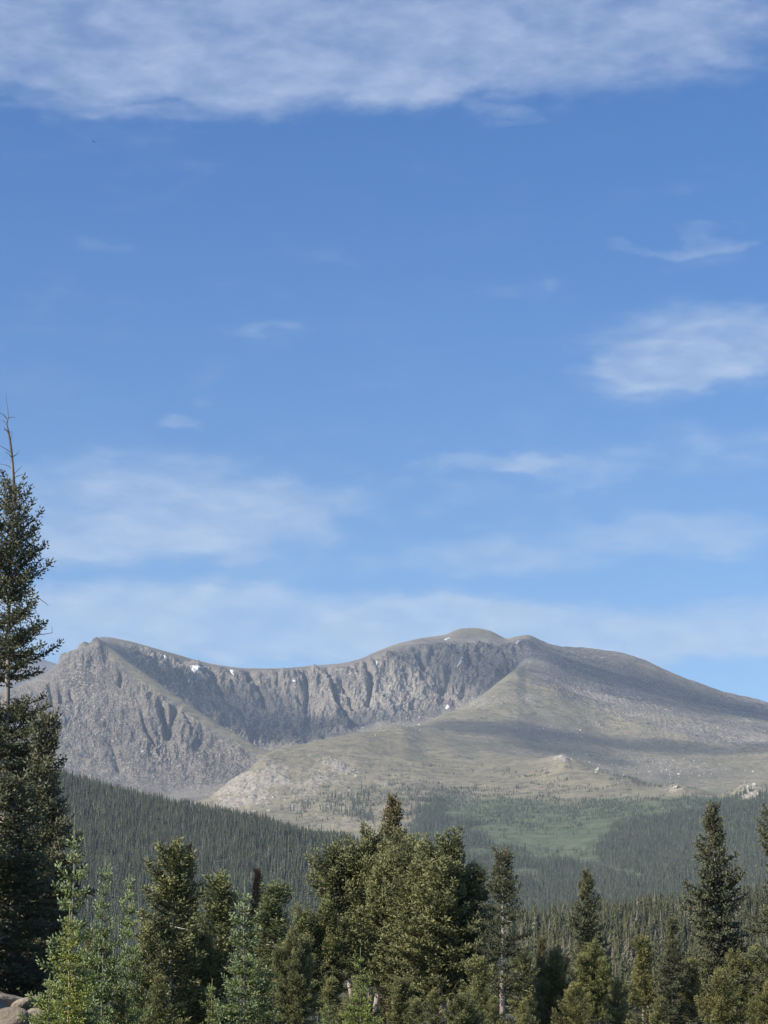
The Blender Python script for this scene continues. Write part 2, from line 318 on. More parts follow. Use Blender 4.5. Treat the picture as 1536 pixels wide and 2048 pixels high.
S_SMOOTH = [p for p in S_CREST if not (80 < p[0] < 215)] + [(98, 1345, 5540), (121, 1322, 5550), (150, 1302, 5560), (180, 1287, 5585), (196, 1281, 5600), (212, 1290, 5590)]
S_SMOOTH.sort()
add('screst', pline(S_SMOOTH)); CRAG = pline(S_CREST)[1] - nodes[-1][1]
add('cfoot', pline([(-400, 1480, 5700), (0, 1395, 5700), (114, 1350, 5700), (140, 1320, 5700), (169, 1298, 5700), (190, 1284, 5690), (212, 1292, 5700), (230, 1312, 5720), (275, 1350, 5680), (330, 1391, 5600), (380, 1425, 5540), (430, 1459, 5480), (480, 1486, 5440), (540, 1508, 5450), (600, 1497, 5480), (640, 1487, 5500), (740, 1464, 5600), (800, 1452, 5620), (830, 1451, 5640), (880, 1438, 5700), (930, 1419, 5780), (960, 1401, 5830), (1000, 1369, 5950), (1030, 1343, 6060), (1055, 1312, 6110), (1090, 1316, 6110), (1150, 1352, 6030), (1250, 1388, 5950), (1350, 1418, 5880), (1440, 1442, 5850), (1536, 1458, 5850), (1900, 1530, 5600)]))
add('cmid', pline([(-400, 1480, 5900), (114, 1360, 5850), (169, 1305, 5850), (195, 1290, 5800), (230, 1300, 5850), (275, 1328, 5850), (330, 1358, 5830), (380, 1388, 5820), (430, 1420, 5800), (480, 1440, 5800), (540, 1455, 5790), (600, 1458, 5790), (640, 1450, 5800), (700, 1436, 5830), (760, 1420, 5870), (830, 1405, 5920), (880, 1390, 5980), (930, 1372, 6020), (960, 1355, 6050), (1000, 1335, 6100), (1030, 1320, 6140), (1055, 1300, 6180), (1090, 1306, 6200), (1150, 1330, 6200), (1250, 1358, 6200), (1350, 1393, 6150), (1440, 1420, 6120), (1536, 1440, 6120), (1900, 1510, 5900)]))
add('crim', pline([(-400, 1480, 6200), (114, 1370, 6150), (169, 1310, 6100), (188, 1286, 6050), (200, 1280, 6020), (215, 1281, 6030), (250, 1288, 6060), (300, 1303, 6080), (350, 1318, 6080), (400, 1333, 6080), (450, 1342, 6080), (500, 1347, 6080), (560, 1346, 6080), (620, 1341, 6090), (680, 1337, 6110), (720, 1329, 6130), (760, 1314, 6170), (800, 1303, 6220), (850, 1296, 6270), (900, 1292, 6310), (945, 1292, 6330), (1000, 1291, 6340), (1030, 1286, 6350), (1055, 1280, 6360), (1090, 1295, 6380), (1150, 1310, 6400), (1250, 1325, 6420), (1350, 1362, 6400), (1440, 1393, 6380), (1536, 1415, 6350), (1900, 1495, 6200)]))
CREST = [(-400, 1480, 6500), (114, 1372, 6450), (169, 1312, 6400), (192, 1284, 6350), (205, 1278, 6320), (215, 1278, 6300), (250, 1284, 6320), (300, 1297, 6340), (350, 1311, 6340), (400, 1325, 6340), (450, 1335, 6340), (500, 1339.5, 6330), (560, 1339.5, 6330), (620, 1335, 6350), (680, 1330, 6380), (720, 1321, 6420), (760, 1304, 6480), (800, 1290, 6560), (850, 1280, 6700), (888, 1276, 6800), (908, 1267, 6850), (922, 1262.5, 6880), (945, 1261, 6900), (975, 1265, 6880), (1000, 1277, 6850), (1013, 1283, 6800), (1030, 1278, 6700), (1052, 1274, 6680), (1075, 1283, 6680), (1112, 1299, 6700), (1150, 1302, 6750), (1190, 1303, 6750), (1240, 1310, 6750), (1290, 1325, 6730), (1330, 1345, 6700), (1375, 1364, 6680), (1420, 1380, 6660), (1470, 1393, 6640), (1536, 1408, 6600), (1700, 1440, 6500), (1900, 1485, 6450)]
add('crest', pline(CREST))
def back(frac, dr, dz):
    r, z = nodes[names.index('crest')]; return r + dr, z * frac - dz
add('back1', back(0.80, 700, 0)); add('back2', back(0.45, 2200, 0))
add('far0', pline([(-400, 1420, 9800), (0, 1420, 9800), (300, 1480, 9800), (1536, 1600, 9800), (1900, 1600, 9800)]))
add('farcrest', pline([(-400, 1262, 11000), (-150, 1283, 11000), (0, 1296, 11000), (60, 1313, 11000), (85, 1322, 11000), (117, 1331, 11000), (170, 1345, 11000), (300, 1400, 11000), (600, 1500, 11000), (1536, 1560, 11000), (1900, 1560, 11000)]))
add('farback', flat(13000, 150)); add('end', flat(19500, 0))
R = np.array([n[0] for n in nodes]); Z = np.array([n[1] for n in nodes])
R = np.maximum.accumulate(R + np.arange(len(R))[:, None] * 1e-3, axis=0)
# away from the view the range sinks to rolling, lower country
offv = sstep(np.abs(AZ), rad(15), rad(60))[None, :]
Zroll = np.where(R < 300, np.interp(R, [0, 34, 60, 100, 220], [0, -0.5, -1.5, -3.2, -8]), 0)
roll = 60 * gnoise(R / 2500 + 9, AZ[None, :] * 3 + 4, 5) - 10
Z = np.where(R > 120, Z * (1 - offv * 0.55) + offv * np.where(R > 400, roll, Z * 0.55), Z)
Mz = pchip_slopes(R, Z)
ROWS = dict(o=3, n1=5, n2=10, n3=8, n4=6, n5=8, f0=26, fcrest=6, fback=14, hmid=34, hcrest=8, hback=22, v2=34, t2=30, t3=44, tcrest=8, tback=8, sfoot=38, smid=52, screst=8, cfoot=40, cmid=62, crim=22, crest=8, back1=6, back2=4, far0=10, farcrest=4, farback=4)
gr, gz, gseg, gt = [], [], [], []
for i in range(len(nodes) - 1):
    n = ROWS[names[i]]
    for k in range(n + (1 if i == len(nodes) - 2 else 0)):
        t = k / n
        gr.append(R[i] + (R[i + 1] - R[i]) * t); gz.append(herm(R[i], R[i + 1], Z[i], Z[i + 1], Mz[i], Mz[i + 1], t))
        gseg.append(i); gt.append(t)
gr = np.array(gr); gz = np.array(gz); gseg = np.array(gseg); gt = np.array(gt); NR = len(gr)
SEG = {n: i for i, n in enumerate(names)}
fpos = (gseg + gt)[:, None]                       # continuous node coordinate of each row
X = gr * np.sin(AZ)[None, :]; Y = gr * np.cos(AZ)[None, :]
PX, PY = proj(X, Y, gz)
def band(a, b, soft=0.35):
    return sstep(fpos, a, a + soft) * (1 - sstep(fpos, b - soft, b))
s = SEG
arc = AZ[None, :] * 5600.0                        # metres across at the cirque
# cliffs of the cirque wall and of the left spur: ribs and gullies running down the fall line
wx = 40 * fbm(arc / 260, gr / 300, 3, 31)
rib = fbm((arc + wx) / 120, gr / 420 + 3, 5, 11, 0.55, True)
rib2 = fbm((arc + wx * 0.6) / 42, gr / 170 + 8, 4, 17, 0.55, True)
crag = fbm(arc / 60, gr / 60, 5, 23, 0.6)
inv = (np.abs(AZ) < rad(13.6))[None, :]
wall = band(s['cfoot'] + 0.15, s['crim'] + 0.25, 0.5) * sstep(PX, 205, 330) * (1 - sstep(PX, 1020, 1075))
_ap = np.array(S_SMOOTH, float); AY = np.interp(PX, _ap[:, 0], _ap[:, 1])
edge = sstep(PY - AY, 6, 42) * (PX > 215) + (PX <= 215)          # the smooth shoulder just under the arete
spur = band(s['sfoot'] + 0.1, s['screst'] + 0.0, 0.6) * (1 - sstep(PX, 470, 560)) * edge
fine = fbm(arc / 16, gr / 16, 3, 29, 0.7)
shoulder = band(s['smid'], s['crest'], 0.6) * sstep(PX, 1020, 1120)
dz = wall * (23 * (rib - 0.25) + 18 * (rib2 - 0.2) + 17 * crag)
sp_rock = sstep(fbm(arc / 220 + 3, gr / 220, 3, 41), -0.12, 0.25)
dz += wall * 5.0 * fine + spur * 4.0 * fine
dz += spur * ((8 + 16 * sp_rock) * (rib - 0.25) + (4 + 9 * sp_rock) * (rib2 - 0.2) + 10 * crag)
terr = fbm(arc / 420 + wx / 300, gr / 70 + arc / 900 + 3, 4, 47, 0.5, True)
dz += shoulder * (13 * (terr - 0.2) + 3 * crag + 0.6 * fine)
dz += band(s['tback'], s['screst'], 0.5) * sstep(PX, 780, 900) * (3.0 * crag + 5 * fbm(arc / 300, gr / 300, 3, 51))
thill = band(s['t2'] - 0.3, s['tback'], 0.4)
cl = 1.3 * np.exp(-((PX - 495 + 0.7 * (PY - 1570)) / 52) ** 2 - ((PY - 1575) / 52) ** 2) + 0.7 * np.exp(-((PX - 660) / 60) ** 2 - ((PY - 1540) / 32) ** 2) + 0.5 * np.exp(-((PX - 780) / 40) ** 2 - ((PY - 1560) / 30) ** 2)
for (ox, oy, oa) in ((1122, 1518, .8), (1350, 1576, .6), (1500, 1582, .9), (1460, 1600, .5), (830, 1665, .5), (600, 1610, .6), (640, 1640, .6), (560, 1560, .5), (620, 1575, .5), (700, 1620, .35), (690, 1650, .5)):
    cl = cl + oa * np.exp(-((PX - ox) / 26) ** 2 - ((PY - oy) / 14) ** 2)
cl = np.clip(cl * (0.55 + 1.1 * fbm((X + 0.6 * Y) / 55, (Y - 0.6 * X) / 150, 4, 57, 0.6)), 0, 1) * inv
nearcrag = fbm(X / 26, Y / 26, 5, 61, 0.6, True)
dz += thill * (cl * 13 * (nearcrag - 0.25) + 2.4 * fbm(X / 40, Y / 40, 5, 63, 0.65) + 5 * fbm(X / 260, Y / 260, 2, 65))
dz += np.exp(-((fpos - s['screst']) / 0.05) ** 2) * CRAG[None, :] + np.exp(-((fpos - s['screst']) / 0.25) ** 2) * 9 * np.exp(-((PX - 150) / 45) ** 2) * fbm(arc / 22, gr / 30, 4, 71, 0.6)
dz += band(s['crim'], s['crest'] + 0.9, 0.3) * 1.4 * crag
dz += band(s['far0'], s['farback'], 0.4) * 60 * (fbm(X / 900, Y / 900, 5, 81, 0.5, True) - 0.5) * (1 - 0.75 * (fpos > s['farcrest'] - 0.25))
dz += band(s['f0'] + 0.1, s['v2'], 0.3) * 2.5 * fbm(X / 90, Y / 90, 4, 83)
dz += band(s['hback'], s['t2'] + 0.3, 0.3) * 5.0 * fbm(X / 160, Y / 160, 4, 85)
# named gullies: (px,py) top -> bottom, half width px, depth m, node band
def gully(pts, w, d, lo, hi):
    global dz
    p = np.array(pts, float); o = np.argsort(p[:, 1]); p = p[o]
    cx = np.interp(PY, p[:, 1], p[:, 0]); inside = sstep(PY, p[0, 1] - 6, p[0, 1] + 6) * (1 - sstep(PY, p[-1, 1] - 14, p[-1, 1]))
    wob = 3.0 * fbm(PY / 14, PX * 0 + w, 3, 91)
    g = np.exp(-(np.abs(PX - cx - wob) / w) ** 1.5)
    dz -= inside * g * d * ((fpos > lo) & (fpos < hi))
cf, cr = s['cfoot'], s['crim'] + 0.5; sf, sc_ = s['sfoot'], s['screst']
gully([(498, 1346), (518, 1380), (532, 1412), (548, 1436)], 4.5, 30, cf, cr)
gully([(611, 1352), (615, 1390), (612, 1420), (608, 1440)], 4, 26, cf, cr)
gully([(655, 1338), (667, 1375), (672, 1400), (705, 1448)], 4.5, 32, cf, cr)
gully([(684, 1360), (696, 1395), (712, 1428)], 3.5, 22, cf, cr)
gully([(733, 1328), (744, 1365), (738, 1395), (736, 1425)], 4.5, 38, cf, cr)
gully([(497, 1350), (497, 1385)], 3, 16, cf, cr); gully([(555, 1350), (556, 1385)], 3, 16, cf, cr)
gully([(840, 1310), (846, 1330), (848, 1350)], 7, 22, cf, cr); gully([(938, 1300), (940, 1335), (936, 1350)], 7, 28, cf, cr)
gully([(905, 1330), (893, 1370), (880, 1400)], 8, 20, cf, cr); gully([(420, 1340), (440, 1375), (470, 1430)], 9, 18, cf, cr)
gully([(322, 1405), (328, 1430), (338, 1480)], 6, 28, sf, sc_); gully([(352, 1412), (342, 1440), (338, 1482)], 6, 30, sf, sc_)
gully([(286, 1448), (300, 1475), (308, 1500)], 5, 20, sf, sc_); gully([(122, 1378), (122, 1415)], 4, 22, sf, sc_)
gully([(100, 1372), (108, 1420)], 4, 18, sf, sc_); gully([(140, 1380), (148, 1410)], 3, 12, sf, sc_)
gully([(244, 1345), (240, 1378)], 5, 12, sf, sc_); gully([(222, 1480), (240, 1550)], 6, 10, sf, sc_)
gully([(368, 1430), (390, 1470)], 3, 9, sf, sc_)
dz *= inv
# near ground relief and the bank with boulders at the left
near = (fpos < s['f0'])
dz += near * (0.10 * fbm(X / 5, Y / 5, 3, 101) * sstep(gr, 6, 20) + 0.5 * fbm(X / 40, Y / 40, 2, 103) * sstep(gr, 60, 120))
dz += near * 1.75 * np.exp(-((X + 8.6) / 1.9) ** 2 - ((Y - 47) / 5.0) ** 2)
gz = gz + dz
PX, PY = proj(X, Y, gz)
def ground_z(x, y):
    """height of the built ground under (x, y)"""
    a = math.atan2(x, y); r = math.hypot(x, y)
    j = int(np.clip(np.searchsorted(AZ, a), 1, NC - 1)); f = (a - AZ[j - 1]) / (AZ[j] - AZ[j - 1])
    return float((1 - f) * np.interp(r, gr[:, j - 1], gz[:, j - 1]) + f * np.interp(r, gr[:, j], gz[:, j]))
def hit(px, py, lo, hi):
    """first ground point seen along a photo pixel, between two node lines"""
    a, te = azte(px, py); j = int(np.clip(np.searchsorted(AZ, a), 1, NC - 1))
    rows = np.where((fpos[:, 0] >= lo) & (fpos[:, 0] <= hi))[0]
    e = (gz[rows, j] - CZ) / gr[rows, j]; k = np.where(e >= te)[0]
    if len(k) == 0: return None
    k = k[0]
    if k == 0: r = gr[rows[0], j]
    else:
        e0, e1 = e[k - 1], e[k]; f = (te - e0) / max(e1 - e0, 1e-9); r = gr[rows[k - 1], j] * (1 - f) + gr[rows[k], j] * f
    return np.array([r * math.sin(a), r * math.cos(a), CZ + r * float(te)])
# material masks: tundra, pale rock, green scrub
dzr = np.abs(np.gradient(gz, axis=0)) / np.maximum(np.abs(np.gradient(gr, axis=0)), 1e-3)
steep = sstep(dzr, 0.30, 0.62)
nA = fbm(X / 320, Y / 320, 4, 111); nB = fbm(X / 90, Y / 90, 4, 113)
grass = 0.75 - steep * 0.75 + 0.5 * nA
pale = np.zeros_like(gz); shrub = np.zeros_like(gz)
G = lambda x, y, w, h: np.exp(-((PX - x) / w) ** 2 - ((PY - y) / h) ** 2)
onm = fpos > s['tback']
grass = np.where(onm, grass - 0.35 + 0.8 * sstep(fpos, s['crim'] + .35, s['crim'] + 0.9) * (PX > 200) + 0.9 * (1 - edge) * (fpos < s['screst']) + 0.1 * G(500, 1480, 120, 26) + 0.5 * G(330, 1370, 60, 20) + 0.45 * G(420, 1440, 60, 18), grass)
grass = np.where(onm & (PX > 800) & (fpos < s['screst']), 0.62 + 0.35 * nA, grass)
shd = onm & (PX > 1060); grass = np.where(shd & (fpos > s['screst'] - 0.5), 0.30 + 0.6 * nA, grass)
pale += onm * (0.55 * G(800, 1390, 70, 55) + 0.35 * G(690, 1400, 90, 50) + 0.5 * G(960, 1405, 60, 22) + 0.55 * G(1050, 1320, 45, 28) + 0.42 * G(1060, 1395, 60, 16) + 0.3 * G(1090, 1465, 60, 14)
               + 0.38 * G(1300, 1522, 130, 18) + 0.32 * G(1340, 1545, 110, 14) + 0.45 * G(1270, 1430, 70, 12) + 0.45 * G(1400, 1455, 80, 14) + 0.4 * G(1500, 1440, 50, 14) + 0.5 * G(1180, 1315, 50, 5)
               + 0.32 * G(170, 1330, 60, 50) + 0.35 * G(330, 1500, 110, 60) + 0.35 * G(150, 1420, 70, 70))
tz = (fpos > s['hback']) & ~onm
grass = np.where(tz, 0.95, grass)
pale += tz * (1.0 * cl + 0.12 + 0.12 * np.exp(-((PX - 570) / 110) ** 2 - ((PY - 1600) / 50) ** 2))
pale -= tz * (G(950, 1540, 150, 45) * 0.25)
PYw = PY + 34 * nA + 26 * nB
shrub = np.where(tz, 0.85 * sstep(PYw, 1565, 1630) * sstep(PX + 40 * nA, 780, 900) + 0.15 * nB + 0.6 * G(350, 1600, 90, 14), 0) * (1 - 0.9 * np.clip(cl, 0, 1))
shrub = np.where(tz, shrub + 0.35 * sstep(PYw, 1620, 1680) * sstep(PX, 500, 600), shrub)
shrub += onm * (0.5 * G(1180, 1560, 120, 22) + 0.45 * G(1420, 1585, 130, 20) + 0.4 * G(700, 1440, 60, 14) * (nB > 0) + 0.5 * G(1000, 1490, 120, 20) + .4 * G(360, 1590, 70, 8))
lichen_shade = np.clip(onm * (0.75 * spur + 0.2 + 0.5 * nA + 0.6 * G(960, 1335, 90, 40) + 0.4 * G(460, 1390, 90, 60) + (PX > 1060) * (0.50 + 1.4 * fbm(arc / 330 + 2, gr / 60 + arc / 1200, 4, 119)) + 0.7 * G(560, 1475, 130, 28) + 0.3 * G(300, 1345, 80, 30) - 0.8 * (1 - edge) * (fpos < s['screst'])), 0, 1)  # lichen tone on spur; cloud shade painted in on summit, cirque and right flank
mask = np.stack([np.clip(grass, 0, 1), np.clip(pale, 0, 1), np.clip(shrub, 0, 1)], -1)
V = np.stack([X, Y, gz], -1)
def terrain_piece(name, a, b, mat, smooth=True):
    r0 = int(np.where(gseg == s[a])[0][0]); r1 = int(np.where(gseg == s[b])[0][0]) if b != 'end' else NR - 1
    Vs = V[r0:r1 + 1].reshape(-1, 3); nr = r1 - r0
    i, j = np.meshgrid(np.arange(nr), np.arange(NC), indexing='ij'); j2 = (j + 1) % NC
    q = np.stack([i * NC + j, i * NC + j2, (i + 1) * NC + j2, (i + 1) * NC + j], -1).reshape(-1, 4)
    if a == 'o':   # close the disc under the camera
        o = mesh_np(name, np.vstack([Vs, [[0, 0, 0]]]), q, [mat], attrs={'mask': np.vstack([mask[r0:r1 + 1].reshape(-1, 3), [[0, 0, 0]]])})
    else:
        o = mesh_np(name, Vs, q, [mat], attrs={'mask': mask[r0:r1 + 1].reshape(-1, 3), 'lichen_shade': lichen_shade[r0:r1 + 1].ravel()}, smooth=smooth)
    return tag(o, kind='structure')
terrain_piece('ground', 'o', 'f0', M['ground'])
terrain_piece('foothill', 'f0', 'fback', M['floor'])
terrain_piece('forested_hill', 'fback', 'hback', M['floor'])
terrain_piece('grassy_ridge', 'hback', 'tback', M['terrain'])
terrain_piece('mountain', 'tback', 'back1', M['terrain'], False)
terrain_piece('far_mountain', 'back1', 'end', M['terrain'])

# ------------------------------------------------------------------ haze
def haze():
    x0, x1, y0, y1, z0, z1 = -20500, 20500, -20500, 20500, float(gz.min()) - 3, float(gz.max()) + 15
    vs = [(x, y, z) for z in (z0, z1) for y in (y0, y1) for x in (x0, x1)]
    fs = [(0, 2, 3, 1), (4, 5, 7, 6), (0, 1, 5, 4), (2, 6, 7, 3), (0, 4, 6, 2), (1, 3, 7, 5)]
    m = bpy.data.materials.new('haze'); m.use_nodes = True; t = m.node_tree; t.nodes.clear()
    o = N(t, 'ShaderNodeOutputMaterial'); v = N(t, 'ShaderNodeVolumePrincipled')
    v.inputs['Density'].default_value = HAZE_DENSITY; v.inputs['Color'].default_value = HAZE_COLOR; v.inputs['Anisotropy'].default_value = 0.0
    L(t, v.outputs[0], o.inputs['Volume']); m.cycles.homogeneous_volume = True
    ob = mesh_np('haze', vs, fs, [m], smooth=False); tag(ob, kind='stuff')
haze()

# ------------------------------------------------------------------ added clouds, out of view, placed so their shadows darken chosen slopes
def shadow_cumulus(px, py, wx, wy, lo, hi, seed, dens=0.0048):
    h = hit(px, py, s[lo], s[hi])
    if h is None: return
    k = (3400 - h[2]) / sz; c = h + np.array([sx, sy, sz]) * k
    import bmesh
    bm = bmesh.new(); bmesh.ops.create_icosphere(bm, subdivisions=5, radius=1)
    v = np.array([q.co[:] for q in bm.verts]); n = fbm(v[:, 0] * 1.6 + seed * 3.1 + v[:, 2], v[:, 1] * 1.6 + seed + v[:, 2] * 0.7, 5, seed, 0.6)
    v = v * (1 + 0.75 * n)[:, None]
    for q, w in zip(bm.verts, v): q.co = w
    me = bpy.data.meshes.new('shadow_cloud'); bm.to_mesh(me); bm.free()
    if 'shadow_cloud' not in bpy.data.materials:
        m = bpy.data.materials.new('shadow_cloud'); m.use_nodes = True; t = m.node_tree; t.nodes.clear(); o = N(t, 'ShaderNodeOutputMaterial'); vs = N(t, 'ShaderNodeVolumePrincipled')
        vs.inputs['Density'].default_value = dens; vs.inputs['Color'].default_value = (1, 1, 1, 1); vs.inputs['Anisotropy'].default_value = 0.6; L(t, vs.outputs[0], o.inputs['Volume']); m.cycles.homogeneous_volume = True
    me.materials.append(bpy.data.materials['shadow_cloud']); ob = bpy.data.objects.new('shadow_cloud', me); col.objects.link(ob)
    ob.location = c; ob.scale = (wx, wy, 75); tag(ob, kind='structure')
shadow_cumulus(960, 1335, 150, 330, 'cfoot', 'crest', 1)
shadow_cumulus(480, 1425, 170, 220, 'cfoot', 'crest', 2, 0.0048)
shadow_cumulus(300, 1335, 110, 150, 'cfoot', 'crest', 8)
shadow_cumulus(600, 1465, 150, 130, 'cfoot', 'crest', 9)
shadow_cumulus(730, 1440, 110, 80, 'cfoot', 'crest', 14)
shadow_cumulus(985, 1455, 170, 110, 'tback', 'crest', 3)
shadow_cumulus(1130, 1500, 110, 130, 'tback', 'crest', 4)
shadow_cumulus(1310, 1375, 320, 320, 'tback', 'crest', 5)
shadow_cumulus(1340, 1495, 240, 80, 'tback', 'crest', 6)
shadow_cumulus(1480, 1420, 170, 140, 'tback', 'crest', 7)
shadow_cumulus(1215, 1352, 110, 100, 'tback', 'crest', 12)

# ------------------------------------------------------------------ tree making
def unit(v): return v / np.maximum(np.linalg.norm(v, axis=-1, keepdims=True), 1e-9)
def frame(D):
    a = np.where(np.abs(D[:, 2:3]) > 0.9, np.array([[1., 0, 0]]), np.array([[0, 0, 1.]]))
    U = unit(np.cross(D, a)); return U, np.cross(D, U)
def spindles(P, D, Ln, W, rng, mid=0.4):
    n = len(P); U, Wv = frame(D); a0 = rng.rand(n) * 6.28; Ln = Ln[:, None]; W = W[:, None]
    vs = [P]
    for k in range(3):
        a = (a0 + k * 2.0944)[:, None]; vs.append(P + D * Ln * mid + (U * np.cos(a) + Wv * np.sin(a)) * W)
    vs.append(P + D * Ln)
    Vv = np.stack(vs, 1).reshape(-1, 3); b = (np.arange(n) * 5)[:, None]
    T = np.array([[0, 2, 1], [0, 3, 2], [0, 1, 3], [4, 1, 2], [4, 2, 3], [4, 3, 1]])
    return Vv, (b[:, :, None] + T[None]).reshape(-1, 3)
def cones3(P, D, Ln, W, rng):
    n = len(P); U, Wv = frame(D); a0 = rng.rand(n) * 6.28; Ln = Ln[:, None]; W = W[:, None]; vs = []
    for k in range(3):
        a = (a0 + k * 2.0944)[:, None]; vs.append(P + D * Ln * 0.15 + (U * np.cos(a) + Wv * np.sin(a)) * W)
    vs.append(P + D * Ln); Vv = np.stack(vs, 1).reshape(-1, 3); b = (np.arange(n) * 4)[:, None]
    T = np.array([[3, 0, 1], [3, 1, 2], [3, 2, 0]]); return Vv, (b[:, :, None] + T[None]).reshape(-1, 3)
def tube(pts, rads, n=6):
    pts = np.asarray(pts, float); k = len(pts); d = unit(np.gradient(pts, axis=0)); U, W = frame(d)
    # keep the frame from flipping
    for i in range(1, k):
        u = U[i - 1] - d[i] * np.dot(U[i - 1], d[i]); U[i] = u / (np.linalg.norm(u) + 1e-9); W[i] = np.cross(d[i], U[i])
    a = np.arange(n) * 2 * math.pi / n
    Vv = pts[:, None] + (U[:, None] * np.cos(a)[None, :, None] + W[:, None] * np.sin(a)[None, :, None]) * np.asarray(rads)[:, None, None]
    i, j = np.meshgrid(np.arange(k - 1), np.arange(n), indexing='ij'); j2 = (j + 1) % n
    q = np.stack([i * n + j, i * n + j2, (i + 1) * n + j2, (i + 1) * n + j], -1).reshape(-1, 4)
    tri = np.concatenate([q[:, [0, 1, 2]], q[:, [0, 2, 3]]])
    return Vv.reshape(-1, 3), tri
class Soup:
    def __init__(s): s.v = []; s.f = []; s.m = []; s.l = []; s.n = 0
    def add(s, V, Fc, mi=0, leaf=None):
        if len(V) == 0: return
        s.v.append(V); s.f.append(Fc + s.n); s.m.append(np.full(len(Fc), mi)); s.n += len(V)
        s.l.append(leaf if leaf is not None else np.zeros((len(V), 3)))
    def get(s): return np.concatenate(s.v), np.concatenate(s.f), np.concatenate(s.m), np.concatenate(s.l)
    def build(s, name, mats, parent=None, smooth=False):
        V, Fc, m, l = s.get(); o = mesh_np(name, V, Fc, mats, m, smooth, {'leaf': l}, parent); return o
def shoots(soup, P, D, Ln, W, tip, rng, fat=False):
    Vv, T = (spindles if fat else cones3)(P, D, Ln, W, rng); r = rng.rand(len(P))
    leaf = np.repeat(np.stack([tip, r, r * 0], 1), 5 if fat else 4, axis=0); soup.add(Vv, T, 0, leaf)
